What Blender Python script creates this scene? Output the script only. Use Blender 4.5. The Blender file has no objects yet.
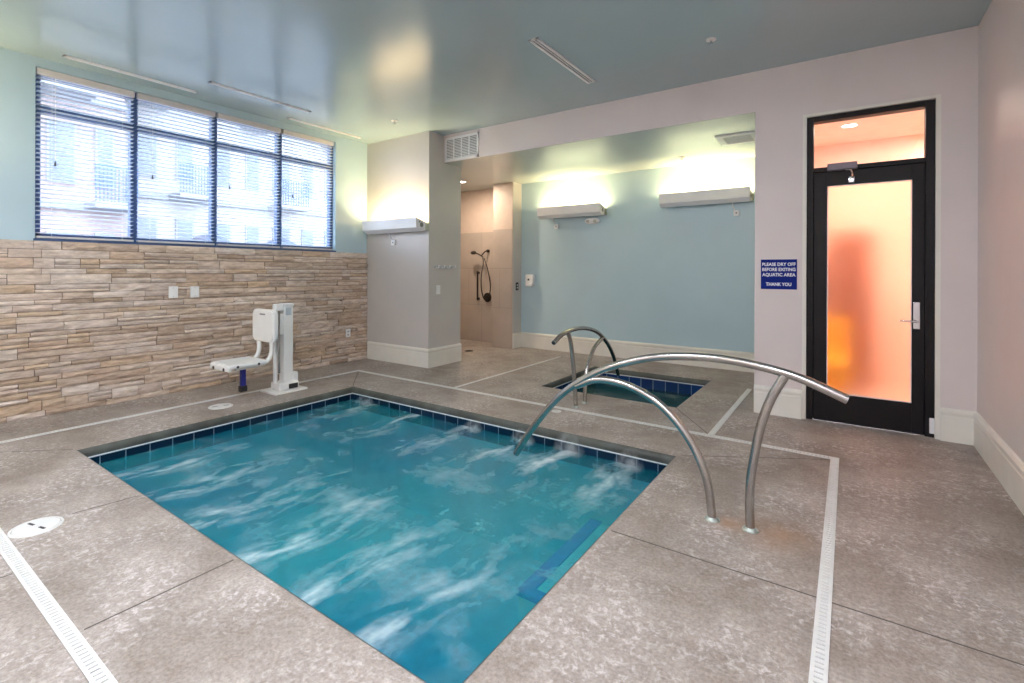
import bpy, bmesh, math, random
from mathutils import Vector, Matrix, noise as mnoise
random.seed(7)
S = bpy.context.scene
COL = S.collection
PI = math.pi

# ------------------------------------------------------------------ materials
def nodes_of(name):
    m = bpy.data.materials.new(name); m.use_nodes = True
    nt = m.node_tree
    return m, nt, nt.nodes, nt.links, nt.nodes['Principled BSDF']

def mat(name, col, rough=0.5, metal=0.0, spec=0.5, var=0.06, scale=8.0, bump=0.0, bscale=60.0, coat=0.0, emit=None, estr=0.0):
    m, nt, N, L, b = nodes_of(name)
    tc = N.new('ShaderNodeTexCoord')
    no = N.new('ShaderNodeTexNoise'); no.inputs['Scale'].default_value = scale; no.inputs['Detail'].default_value = 4
    L.new(tc.outputs['Object'], no.inputs['Vector'])
    r = N.new('ShaderNodeValToRGB')
    r.color_ramp.elements[0].position = 0.3; r.color_ramp.elements[1].position = 0.7
    r.color_ramp.elements[0].color = tuple(c * (1 - var) for c in col) + (1,)
    r.color_ramp.elements[1].color = tuple(min(1, c * (1 + var)) for c in col) + (1,)
    L.new(no.outputs['Fac'], r.inputs['Fac']); L.new(r.outputs['Color'], b.inputs['Base Color'])
    b.inputs['Roughness'].default_value = rough; b.inputs['Metallic'].default_value = metal
    b.inputs['Specular IOR Level'].default_value = spec
    b.inputs['Coat Weight'].default_value = coat
    if bump:
        n2 = N.new('ShaderNodeTexNoise'); n2.inputs['Scale'].default_value = bscale; n2.inputs['Detail'].default_value = 6
        L.new(tc.outputs['Object'], n2.inputs['Vector'])
        bu = N.new('ShaderNodeBump'); bu.inputs['Strength'].default_value = bump; bu.inputs['Distance'].default_value = 0.01
        L.new(n2.outputs['Fac'], bu.inputs['Height']); L.new(bu.outputs['Normal'], b.inputs['Normal'])
    if emit:
        b.inputs['Emission Color'].default_value = tuple(emit) + (1,); b.inputs['Emission Strength'].default_value = estr
    return m

M = {}
M['teal_paint'] = mat('teal_paint', (0.49, 0.645, 0.715), 0.28, var=0.03, scale=2, bump=0.05, bscale=150)
M['ceiling_paint'] = mat('ceiling_paint', (0.39, 0.50, 0.535), 0.20, var=0.04, scale=1.2, bump=0.05, bscale=6, spec=0.85)
M['soffit_paint'] = mat('soffit_paint', (0.50, 0.55, 0.54), 0.24, var=0.04, scale=1.2, bump=0.05, bscale=6, spec=0.7)
M['grey_paint'] = mat('grey_paint', (0.73, 0.655, 0.635), 0.45, var=0.03, scale=2, bump=0.05, bscale=150)
M['greige_paint'] = mat('greige_paint', (0.57, 0.535, 0.51), 0.36, var=0.03, scale=2, bump=0.05, bscale=150)
M['cream_trim'] = mat('cream_trim', (0.80, 0.77, 0.70), 0.35, var=0.03)
M['white_plastic'] = mat('white_plastic', (0.85, 0.85, 0.85), 0.35, var=0.02)
M['white_metal'] = mat('white_metal', (0.86, 0.85, 0.86), 0.4, var=0.02)
M['lift_white'] = mat('lift_white', (0.84, 0.83, 0.80), 0.35, var=0.03)
M['black_metal'] = mat('black_metal', (0.008, 0.006, 0.007), 0.5, spec=0.25, var=0.2)
M['black_plastic'] = mat('black_plastic', (0.02, 0.02, 0.022), 0.45, var=0.1)
M['window_frame'] = mat('window_frame', (0.045, 0.09, 0.21), 0.4, var=0.1)  # blue glare over the dark frame is mixed into its colour
M['steel'] = mat('brushed_steel', (0.47, 0.45, 0.43), 0.24, metal=1.0, var=0.10, scale=14, bump=0.02, bscale=200)
M['chrome'] = mat('chrome', (0.7, 0.7, 0.72), 0.15, metal=1.0, var=0.03)
M['bronze'] = mat('dark_bronze', (0.035, 0.025, 0.02), 0.35, metal=0.4, var=0.15)
M['flange'] = mat('weathered_flange', (0.42, 0.46, 0.42), 0.5, metal=0.5, var=0.3, scale=40)
M['blue_vinyl'] = mat('blue_vinyl', (0.025, 0.03, 0.30), 0.4, var=0.1)
M['sign_blue'] = mat('sign_blue', (0.004, 0.018, 0.20), 0.6, var=0.06, spec=0.15)
M['sign_white'] = mat('sign_white', (0.9, 0.9, 0.92), 0.5, var=0.01)
M['plaster'] = mat('pool_plaster', (0.10, 0.42, 0.50), 0.6, var=0.15, scale=5)
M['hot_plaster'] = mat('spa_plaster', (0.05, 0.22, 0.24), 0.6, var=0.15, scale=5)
M['step_blue'] = mat('step_tile_blue', (0.003, 0.07, 0.46), 0.3, var=0.15, scale=20)
M['step_top'] = mat('step_plaster', (0.30, 0.62, 0.58), 0.5, var=0.1, scale=10)
M['coping_line'] = mat('white_grout', (0.78, 0.84, 0.86), 0.5, var=0.05)
M['joint'] = mat('joint_sealant', (0.10, 0.085, 0.075), 0.8, var=0.2, scale=30)
M['channel'] = mat('drain_channel', (0.42, 0.42, 0.42), 0.7, var=0.1)
M['drain_white'] = mat('drain_white', (0.68, 0.68, 0.66), 0.5, var=0.05, scale=20)
M['orange_paint'] = mat('peach_paint', (0.88, 0.64, 0.53), 0.6, var=0.04)
M['corridor_floor'] = mat('corridor_carpet', (0.62, 0.42, 0.32), 0.9, var=0.2, scale=60)
M['wood'] = mat('red_brown_wood', (0.36, 0.12, 0.06), 0.5, var=0.25, scale=4)
M['yellow_fabric'] = mat('yellow_fabric', (0.95, 0.50, 0.02), 0.8, var=0.1, scale=30)
M['slat'] = mat('blind_slat', (0.86, 0.87, 0.89), 0.45, var=0.02)
def translucent(m, w):
    nt = m.node_tree; out = nt.nodes['Material Output']; b = nt.nodes['Principled BSDF']
    t = nt.nodes.new('ShaderNodeBsdfTranslucent'); t.inputs['Color'].default_value = (0.88, 0.90, 0.93, 1)
    mx = nt.nodes.new('ShaderNodeMixShader'); mx.inputs[0].default_value = w
    nt.links.new(b.outputs[0], mx.inputs[1]); nt.links.new(t.outputs[0], mx.inputs[2]); nt.links.new(mx.outputs[0], out.inputs['Surface'])
translucent(M['slat'], 0.55)
M['headrail'] = mat('blind_headrail', (0.72, 0.68, 0.66), 0.5, var=0.03)
M['facade'] = mat('facade_pink', (0.30, 0.225, 0.22), 0.8, var=0.08, scale=0.7)
M['facade_pale'] = mat('facade_pale', (0.32, 0.29, 0.29), 0.8, var=0.06, scale=0.7)
M['pane_dark'] = mat('facade_glass', (0.13, 0.145, 0.19), 0.2, var=0.2, scale=1.0)
M['concrete_pale'] = mat('balcony_concrete', (0.25, 0.25, 0.27), 0.8, var=0.06)
M['awning'] = mat('awning_blue', (0.10, 0.12, 0.17), 0.8, var=0.08)
M['asphalt'] = mat('asphalt', (0.25, 0.25, 0.27), 0.9, var=0.15)
M['tube_lamp'] = mat('tube_lamp', (1, 0.95, 0.8), 0.5, emit=(1.0, 0.88, 0.62), estr=6.0)
M['diffuser_lamp'] = mat('diffuser_lamp', (1, 1, 1), 0.5, emit=(0.95, 0.96, 1.0), estr=4.0)
M['downlight_lamp'] = mat('downlight_lamp', (1, 1, 1), 0.5, emit=(1.0, 0.85, 0.7), estr=12.0)

def floor_mat(name, cA, cB, cL):
    m, nt, N, L, b = nodes_of(name)
    tc = N.new('ShaderNodeTexCoord')
    def noise(sc, det, rough=0.6, dist=0.0):
        n = N.new('ShaderNodeTexNoise'); n.inputs['Scale'].default_value = sc; n.inputs['Detail'].default_value = det
        n.inputs['Roughness'].default_value = rough; n.inputs['Distortion'].default_value = dist
        L.new(tc.outputs['Object'], n.inputs['Vector']); return n
    def ramp(src, p0, p1, c0, c1):
        r = N.new('ShaderNodeValToRGB'); e = r.color_ramp.elements
        e[0].position = p0; e[1].position = p1; e[0].color = c0 + (1,); e[1].color = c1 + (1,)
        L.new(src, r.inputs['Fac']); return r
    def mix(f, a, c, mode='MIX'):
        x = N.new('ShaderNodeMix'); x.data_type = 'RGBA'; x.blend_type = mode
        if isinstance(f, float): x.inputs[0].default_value = f
        else: L.new(f, x.inputs[0])
        L.new(a, x.inputs[6]); L.new(c, x.inputs[7]); return x.outputs[2]
    base = ramp(noise(2.1, 8, 0.7).outputs['Fac'], 0.36, 0.64, cA, cB)
    # pale trowel flecks
    fl = noise(30, 8, 0.72, 0.5); zone = noise(2.2, 3)
    mul = N.new('ShaderNodeMath'); mul.operation = 'MULTIPLY'
    r1 = ramp(fl.outputs['Fac'], 0.50, 0.60, (0, 0, 0), (1, 1, 1)); r2 = ramp(zone.outputs['Fac'], 0.42, 0.62, (0.06, 0.06, 0.06), (0.75, 0.75, 0.75))
    L.new(r1.outputs['Color'], mul.inputs[0]); L.new(r2.outputs['Color'], mul.inputs[1])
    pale = N.new('ShaderNodeRGB'); pale.outputs[0].default_value = cL + (1,)
    c = mix(mul.outputs[0], base.outputs['Color'], pale.outputs[0])
    # fine dark speckle
    sp = ramp(noise(70, 6, 0.7).outputs['Fac'], 0.36, 0.62, (0.62, 0.60, 0.58), (1.14, 1.13, 1.12))
    c = mix(0.75, c, sp.outputs['Color'], 'MULTIPLY')
    for px, py, rad in ((-0.30, 2.70, 0.24), (-0.50, 2.675, 0.10)):
        sb = N.new('ShaderNodeVectorMath'); sb.operation = 'DISTANCE'; L.new(tc.outputs['Object'], sb.inputs[0]); sb.inputs[1].default_value = (px, py, 0)
        mr = N.new('ShaderNodeMapRange'); mr.inputs['From Min'].default_value = 0.02; mr.inputs['From Max'].default_value = rad; mr.inputs['To Min'].default_value = 0.9; mr.inputs['To Max'].default_value = 0
        L.new(sb.outputs['Value'], mr.inputs['Value'])
        mm = N.new('ShaderNodeMath'); mm.operation = 'MULTIPLY'; L.new(mr.outputs[0], mm.inputs[0]); L.new(noise(9, 6, 0.6).outputs['Fac'], mm.inputs[1])
        ru = N.new('ShaderNodeRGB'); ru.outputs[0].default_value = (0.36, 0.19, 0.09, 1)
        c = mix(mm.outputs[0], c, ru.outputs[0])
    L.new(c, b.inputs['Base Color'])
    b.inputs['Roughness'].default_value = 0.55; b.inputs['Specular IOR Level'].default_value = 0.4
    bu = N.new('ShaderNodeBump'); bu.inputs['Strength'].default_value = 0.25; bu.inputs['Distance'].default_value = 0.006
    L.new(fl.outputs['Fac'], bu.inputs['Height']); L.new(bu.outputs['Normal'], b.inputs['Normal'])
    return m
M['deck'] = floor_mat('pool_deck_concrete', (0.25, 0.21, 0.18), (0.42, 0.37, 0.335), (0.66, 0.62, 0.615))

def tile_mat(name, c1, c2, grout, w, h, msize=0.006, rough=0.15, off=0.0, zoff=0.0):
    m, nt, N, L, b = nodes_of(name)
    tc = N.new('ShaderNodeTexCoord'); sx = N.new('ShaderNodeSeparateXYZ'); L.new(tc.outputs['Object'], sx.inputs[0])
    ad = N.new('ShaderNodeMath'); ad.operation = 'ADD'; L.new(sx.outputs[0], ad.inputs[0]); L.new(sx.outputs[1], ad.inputs[1])
    cb = N.new('ShaderNodeCombineXYZ'); az = N.new('ShaderNodeMath'); az.inputs[1].default_value = zoff; L.new(sx.outputs[2], az.inputs[0])
    L.new(ad.outputs[0], cb.inputs[0]); L.new(az.outputs[0], cb.inputs[1])
    br = N.new('ShaderNodeTexBrick'); br.offset = off; br.inputs['Scale'].default_value = 1.0
    br.inputs['Brick Width'].default_value = w; br.inputs['Row Height'].default_value = h
    br.inputs['Mortar Size'].default_value = msize; br.inputs['Mortar Smooth'].default_value = 0.2
    br.inputs['Color1'].default_value = c1 + (1,); br.inputs['Color2'].default_value = c2 + (1,); br.inputs['Mortar'].default_value = grout + (1,)
    L.new(cb.outputs[0], br.inputs['Vector'])
    no = N.new('ShaderNodeTexNoise'); no.inputs['Scale'].default_value = 3; no.inputs['Detail'].default_value = 5; L.new(tc.outputs['Object'], no.inputs['Vector'])
    r = N.new('ShaderNodeValToRGB'); r.color_ramp.elements[0].color = (0.8, 0.8, 0.8, 1); r.color_ramp.elements[1].color = (1.15, 1.15, 1.15, 1)
    L.new(no.outputs['Fac'], r.inputs['Fac'])
    x = N.new('ShaderNodeMix'); x.data_type = 'RGBA'; x.blend_type = 'MULTIPLY'; x.inputs[0].default_value = 1
    L.new(br.outputs['Color'], x.inputs[6]); L.new(r.outputs['Color'], x.inputs[7]); L.new(x.outputs[2], b.inputs['Base Color'])
    b.inputs['Roughness'].default_value = rough
    bu = N.new('ShaderNodeBump'); bu.inputs['Strength'].default_value = 0.3; bu.inputs['Distance'].default_value = 0.003; bu.invert = True
    L.new(br.outputs['Fac'], bu.inputs['Height']); L.new(bu.outputs['Normal'], b.inputs['Normal'])
    return m
M['wet_concrete'] = mat('wet_concrete', (0.075, 0.08, 0.07), 0.5, var=0.4, scale=6, bump=0.1)  # shade on the coping lip, put into the concrete colour
M['shower_paint'] = mat('shower_paint', (0.60, 0.49, 0.41), 0.5, var=0.04)
M['pool_tile'] = tile_mat('waterline_tile', (0.006, 0.022, 0.055), (0.003, 0.014, 0.035), (0.16, 0.22, 0.30), 0.155, 0.155, 0.004, zoff=0.0775)
M['spa_tile'] = tile_mat('spa_tile', (0.010, 0.045, 0.16), (0.006, 0.03, 0.11), (0.22, 0.30, 0.42), 0.155, 0.155, 0.004, zoff=0.0775)
M['shower_tile'] = tile_mat('shower_tile', (0.47, 0.40, 0.345), (0.43, 0.37, 0.32), (0.36, 0.31, 0.27), 0.60, 0.66, 0.005, 0.35, 0.5)

def stone_mat():
    m, nt, N, L, b = nodes_of('ledge_stone')
    tc = N.new('ShaderNodeTexCoord')
    at = N.new('ShaderNodeAttribute'); at.attribute_name = 'stone_tone'
    mp = N.new('ShaderNodeMapping'); mp.inputs['Scale'].default_value = (4, 4, 14); L.new(tc.outputs['Object'], mp.inputs['Vector'])
    no = N.new('ShaderNodeTexNoise'); no.inputs['Scale'].default_value = 2.2; no.inputs['Detail'].default_value = 7; no.inputs['Roughness'].default_value = 0.65
    L.new(mp.outputs[0], no.inputs['Vector'])
    r = N.new('ShaderNodeValToRGB'); e = r.color_ramp.elements
    e[0].position = 0.28; e[0].color = (0.62, 0.56, 0.50, 1); e[1].position = 0.7; e[1].color = (1.18, 1.16, 1.14, 1)
    L.new(no.outputs['Fac'], r.inputs['Fac'])
    x = N.new('ShaderNodeMix'); x.data_type = 'RGBA'; x.blend_type = 'MULTIPLY'; x.inputs[0].default_value = 1
    L.new(at.outputs['Color'], x.inputs[6]); L.new(r.outputs['Color'], x.inputs[7]); L.new(x.outputs[2], b.inputs['Base Color'])
    b.inputs['Roughness'].default_value = 0.8
    bu = N.new('ShaderNodeBump'); bu.inputs['Strength'].default_value = 0.6; bu.inputs['Distance'].default_value = 0.012
    L.new(no.outputs['Fac'], bu.inputs['Height']); L.new(bu.outputs['Normal'], b.inputs['Normal'])
    return m
M['stone'] = stone_mat()

def clear_glass(name, tint=(0.96, 0.98, 1.0), refl=0.06):
    m, nt, N, L, b = nodes_of(name)
    N.remove(b); out = N['Material Output']
    t = N.new('ShaderNodeBsdfTransparent'); t.inputs['Color'].default_value = tint + (1,)
    g = N.new('ShaderNodeBsdfGlossy'); g.inputs['Roughness'].default_value = 0.02
    tc = N.new('ShaderNodeTexCoord'); no = N.new('ShaderNodeTexNoise'); no.inputs['Scale'].default_value = 3; L.new(tc.outputs['Object'], no.inputs['Vector'])
    bu = N.new('ShaderNodeBump'); bu.inputs['Strength'].default_value = 0.02; L.new(no.outputs['Fac'], bu.inputs['Height']); L.new(bu.outputs['Normal'], g.inputs['Normal'])
    mx = N.new('ShaderNodeMixShader'); mx.inputs[0].default_value = refl
    L.new(t.outputs[0], mx.inputs[1]); L.new(g.outputs[0], mx.inputs[2]); L.new(mx.outputs[0], out.inputs['Surface'])
    return m
M['glass'] = clear_glass('window_glass')

def frosted():
    m, nt, N, L, b = nodes_of('frosted_glass')
    tc = N.new('ShaderNodeTexCoord'); no = N.new('ShaderNodeTexNoise'); no.inputs['Scale'].default_value = 45; no.inputs['Detail'].default_value = 3
    L.new(tc.outputs['Object'], no.inputs['Vector'])
    bu = N.new('ShaderNodeBump'); bu.inputs['Strength'].default_value = 0.15; bu.inputs['Distance'].default_value = 0.004; L.new(no.outputs['Fac'], bu.inputs['Height'])
    b.inputs['Base Color'].default_value = (1, 0.97, 0.95, 1); b.inputs['Roughness'].default_value = 0.42
    b.inputs['Transmission Weight'].default_value = 1.0; b.inputs['IOR'].default_value = 1.25; b.inputs['Specular IOR Level'].default_value = 0.25
    L.new(bu.outputs['Normal'], b.inputs['Normal'])
    return m
M['frosted'] = frosted()

def water_mat(name, clear_col, turbid):
    m, nt, N, L, b = nodes_of(name)
    out = N['Material Output']
    at = N.new('ShaderNodeAttribute'); at.attribute_name = 'water_tone'
    fo = N.new('ShaderNodeAttribute'); fo.attribute_name = 'foam'
    tc = N.new('ShaderNodeTexCoord')
    n1 = N.new('ShaderNodeTexNoise'); n1.inputs['Scale'].default_value = 30; n1.inputs['Detail'].default_value = 6; n1.inputs['Roughness'].default_value = 0.65
    L.new(tc.outputs['Object'], n1.inputs['Vector'])
    r = N.new('ShaderNodeValToRGB'); r.color_ramp.elements[0].position = 0.34; r.color_ramp.elements[1].position = 0.68
    r.color_ramp.elements[0].color = (0.72, 0.76, 0.78, 1); r.color_ramp.elements[1].color = (1.32, 1.28, 1.26, 1)
    L.new(n1.outputs['Fac'], r.inputs['Fac'])
    x = N.new('ShaderNodeMix'); x.data_type = 'RGBA'; x.blend_type = 'MULTIPLY'; x.inputs[0].default_value = 1
    L.new(at.outputs['Color'], x.inputs[6]); L.new(r.outputs['Color'], x.inputs[7])
    fm = N.new('ShaderNodeMix'); fm.data_type = 'RGBA'; fm.inputs[7].default_value = (0.80, 0.90, 0.92, 1)
    L.new(fo.outputs['Fac'], fm.inputs[0]); L.new(x.outputs[2], fm.inputs[6]); L.new(fm.outputs[2], b.inputs['Base Color'])
    b.inputs['Roughness'].default_value = 0.16; b.inputs['IOR'].default_value = 1.33
    bu = N.new('ShaderNodeBump'); bu.inputs['Strength'].default_value = 0.25; bu.inputs['Distance'].default_value = 0.02
    L.new(n1.outputs['Fac'], bu.inputs['Height']); L.new(bu.outputs['Normal'], b.inputs['Normal'])
    t = N.new('ShaderNodeBsdfTransparent'); t.inputs['Color'].default_value = clear_col + (1,)
    mx = N.new('ShaderNodeMixShader')
    ma = N.new('ShaderNodeMapRange'); ma.inputs['To Min'].default_value = turbid; ma.inputs['To Max'].default_value = 1.0; L.new(fo.outputs['Fac'], ma.inputs['Value'])
    L.new(ma.outputs[0], mx.inputs[0]); L.new(t.outputs[0], mx.inputs[1]); L.new(b.outputs[0], mx.inputs[2]); L.new(mx.outputs[0], out.inputs['Surface'])
    return m
M['water'] = water_mat('pool_water', (0.50, 0.88, 0.94), 0.50)
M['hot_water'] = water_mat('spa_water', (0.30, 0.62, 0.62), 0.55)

def mist_mat():
    m, nt, N, L, b = nodes_of('mist')
    N.remove(b); out = N['Material Output']
    tc = N.new('ShaderNodeTexCoord')
    ln = N.new('ShaderNodeVectorMath'); ln.operation = 'LENGTH'; L.new(tc.outputs['Object'], ln.inputs[0])
    mr = N.new('ShaderNodeMapRange'); mr.inputs['From Min'].default_value = 0.15; mr.inputs['From Max'].default_value = 0.95
    mr.inputs['To Min'].default_value = 1; mr.inputs['To Max'].default_value = 0
    L.new(ln.outputs['Value'], mr.inputs['Value'])
    no = N.new('ShaderNodeTexNoise'); no.inputs['Scale'].default_value = 2.5; no.inputs['Detail'].default_value = 4; L.new(tc.outputs['Object'], no.inputs['Vector'])
    m1 = N.new('ShaderNodeMath'); m1.operation = 'MULTIPLY'; nr = N.new('ShaderNodeMapRange'); nr.inputs['From Min'].default_value = 0.40; nr.inputs['From Max'].default_value = 0.72; L.new(no.outputs['Fac'], nr.inputs['Value'])
    L.new(mr.outputs[0], m1.inputs[0]); L.new(nr.outputs[0], m1.inputs[1])
    m2 = N.new('ShaderNodeMath'); m2.operation = 'MULTIPLY'; L.new(m1.outputs[0], m2.inputs[0]); m2.inputs[1].default_value = 17.0
    v = N.new('ShaderNodeVolumeScatter'); v.inputs['Color'].default_value = (0.985, 0.995, 1.0, 1)
    L.new(m2.outputs[0], v.inputs['Density']); L.new(v.outputs[0], out.inputs['Volume'])
    return m
M['mist'] = mist_mat()

# ------------------------------------------------------------------ mesh builder
class MB:
    def __init__(s): s.v, s.f, s.sm, s.col = [], [], [], []
    def add(s, vs, fs, smooth=False, col=None):
        o = len(s.v); s.v += [Vector(p) for p in vs]
        for f in fs:
            s.f.append([i + o for i in f]); s.sm.append(smooth); s.col.append(col)
        return s
    def box(s, x0, x1, y0, y1, z0, z1, bev=0.0, M4=None, col=None):
        bm = bmesh.new(); bmesh.ops.create_cube(bm, size=1)
        for v in bm.verts: v.co = Vector(((x0 + x1) / 2 + v.co.x * (x1 - x0), (y0 + y1) / 2 + v.co.y * (y1 - y0), (z0 + z1) / 2 + v.co.z * (z1 - z0)))
        if bev: bmesh.ops.bevel(bm, geom=bm.edges[:], offset=bev, segments=2, profile=0.6, affect='EDGES')
        if M4: bm.transform(M4)
        s.bm(bm, col=col); return s
    def bm(s, bm, smooth=False, col=None):
        bm.verts.index_update()
        s.add([v.co.copy() for v in bm.verts], [[v.index for v in f.verts] for f in bm.faces], smooth, col); bm.free()
    def cyl(s, c, r, h, axis='z', seg=24, r2=None, smooth=True):
        r2 = r if r2 is None else r2
        vs = []
        for k, (rr, zz) in enumerate(((r, 0), (r2, h))):
            for i in range(seg):
                t = 2 * PI * i / seg; a, b = rr * math.cos(t), rr * math.sin(t)
                p = {'z': (a, b, zz), 'x': (zz, a, b), 'y': (b, zz, a)}[axis]
                vs.append(Vector(c) + Vector(p))
        fs = [[i, (i + 1) % seg, seg + (i + 1) % seg, seg + i] for i in range(seg)]
        s.add(vs, fs, smooth); o = len(s.v) - 2 * seg
        s.f.append([o + i for i in reversed(range(seg))]); s.sm.append(False); s.col.append(None)
        s.f.append([o + seg + i for i in range(seg)]); s.sm.append(False); s.col.append(None)
        return s
    def tube(s, pts, r, seg=14, caps=True, sub=6):
        P = catmull([Vector(p) for p in pts], sub) if sub > 1 else [Vector(p) for p in pts]
        vs, fs = [], []
        T = [(P[min(i + 1, len(P) - 1)] - P[max(i - 1, 0)]).normalized() for i in range(len(P))]
        up = Vector((0, 0, 1)) if abs(T[0].z) < 0.9 else Vector((1, 0, 0))
        n = (up - T[0] * up.dot(T[0])).normalized()
        for i, p in enumerate(P):
            n = (n - T[i] * n.dot(T[i])).normalized(); b = T[i].cross(n)
            for k in range(seg):
                a = 2 * PI * k / seg; vs.append(p + (n * math.cos(a) + b * math.sin(a)) * r)
        for i in range(len(P) - 1):
            for k in range(seg):
                fs.append([i * seg + k, i * seg + (k + 1) % seg, (i + 1) * seg + (k + 1) % seg, (i + 1) * seg + k])
        s.add(vs, fs, True)
        if caps:
            o = len(s.v) - len(vs); e = o + (len(P) - 1) * seg
            s.f.append([o + i for i in reversed(range(seg))]); s.sm.append(False); s.col.append(None)
            s.f.append([e + i for i in range(seg)]); s.sm.append(False); s.col.append(None)
        return s
    def prism(s, prof, a0, a1, fn, smooth=False):
        """prof: closed list of 2D points, swept from a0 to a1; fn(a, p, q) -> xyz"""
        n = len(prof)
        vs = [fn(a, p, q) for a in (a0, a1) for p, q in prof]
        fs = [[i, (i + 1) % n, n + (i + 1) % n, n + i] for i in range(n)] + [list(reversed(range(n))), list(range(n, 2 * n))]
        s.add(vs, fs, smooth); return s
    def sphere(s, c, rx, ry, rz, u=20, v=12):
        bm = bmesh.new(); bmesh.ops.create_uvsphere(bm, u_segments=u, v_segments=v, radius=1)
        for w in bm.verts: w.co = Vector((c[0] + w.co.x * rx, c[1] + w.co.y * ry, c[2] + w.co.z * rz))
        s.bm(bm, True); return s
    def build(s, name, m, parent=None, loc=None, colname=None):
        me = bpy.data.meshes.new(name)
        me.from_pydata([tuple(p) for p in s.v], [], s.f); me.validate(clean_customdata=False)
        me.polygons.foreach_set('use_smooth', s.sm[:len(me.polygons)])
        bm = bmesh.new(); bm.from_mesh(me); bmesh.ops.recalc_face_normals(bm, faces=bm.faces[:]); bm.to_mesh(me); bm.free()
        if any(s.sm): me.set_sharp_from_angle(angle=math.radians(40))
        if colname:
            ca = me.color_attributes.new(colname, 'FLOAT_COLOR', 'CORNER')
            for p in me.polygons:
                c = s.col[p.index] or (0.5, 0.5, 0.5)
                for li in p.loop_indices: ca.data[li].color = (*c, 1)
        me.materials.append(m)
        o = bpy.data.objects.new(name, me); COL.objects.link(o)
        if parent:
            o.parent = parent
        if loc is not None: o.location = loc
        return o

def catmull(P, sub):
    out = []
    for i in range(len(P) - 1):
        p0 = P[i - 1] if i else P[0] * 2 - P[1]; p1, p2 = P[i], P[i + 1]
        p3 = P[i + 2] if i + 2 < len(P) else P[-1] * 2 - P[-2]
        for k in range(sub):
            t = k / sub
            out.append(0.5 * ((2 * p1) + (p2 - p0) * t + (2 * p0 - 5 * p1 + 4 * p2 - p3) * t * t + (-p0 + 3 * p1 - 3 * p2 + p3) * t ** 3))
    out.append(P[-1].copy()); return out

def tag(o, label=None, cat=None, group=None, kind=None):
    if label: o['label'] = label
    if cat: o['category'] = cat
    if group: o['group'] = group
    if kind: o['kind'] = kind
    return o
def thing(name, label, cat, loc=(0, 0, 0), rz=0.0, group=None, kind=None):
    o = bpy.data.objects.new(name, None); o.empty_display_size = 0.1; COL.objects.link(o)
    o.location = loc; o.rotation_euler = (0, 0, rz); return tag(o, label, cat, group, kind)
def struct(o, label=None, cat=None): return tag(o, label, cat, None, 'structure')
def dup(root, loc, rz=0.0, label=None):
    r = root.copy(); COL.objects.link(r); r.location = loc; r.rotation_euler = (0, 0, rz)
    if label: r['label'] = label
    for ch in list(root.children):
        c = ch.copy(); COL.objects.link(c); c.parent = r
        for g in list(ch.children):
            d = g.copy(); COL.objects.link(d); d.parent = c
    return r

# ------------------------------------------------------------------ dimensions (metres, from the photograph)
XW = -5.78            # painted face of the window wall
XR = 0.785            # right wall
YD = 4.94             # door wall / header face
YC = 4.66             # column front
XC = -4.54            # column side
YA = 6.87             # alcove back wall
ZC, ZS = 3.11, 2.74   # main ceiling, alcove soffit
YB = -0.85            # wall behind the camera
POOL = (-4.48, -1.01, 1.13, 3.425)
SPA = (-2.80, -1.36, 4.70, 6.04)

# ------------------------------------------------------------------ room shell
def sheet_with_holes(x0, x1, y0, y1, holes, ztop, zbot):
    xs = sorted({x0, x1} | {h[0] for h in holes} | {h[1] for h in holes}); ys = sorted({y0, y1} | {h[2] for h in holes} | {h[3] for h in holes})
    b = MB()
    for i in range(len(xs) - 1):
        for j in range(len(ys) - 1):
            cx, cy = (xs[i] + xs[i + 1]) / 2, (ys[j] + ys[j + 1]) / 2
            if any(h[0] < cx < h[1] and h[2] < cy < h[3] for h in holes): continue
            b.add([(xs[i], ys[j], ztop), (xs[i + 1], ys[j], ztop), (xs[i + 1], ys[j + 1], ztop), (xs[i], ys[j + 1], ztop)], [[0, 1, 2, 3]])
    return b
RB = 0.05
grow = lambda r, d: (r[0] - d, r[1] + d, r[2] - d, r[3] + d)
floor = struct(sheet_with_holes(-6.4, 0.95, -1.0, 7.1, [grow(POOL, RB), grow(SPA, RB), (-0.6, 0.95, 5.09, 7.1)], 0, 0).build('floor', M['deck']), 'textured tan concrete pool deck')

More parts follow.
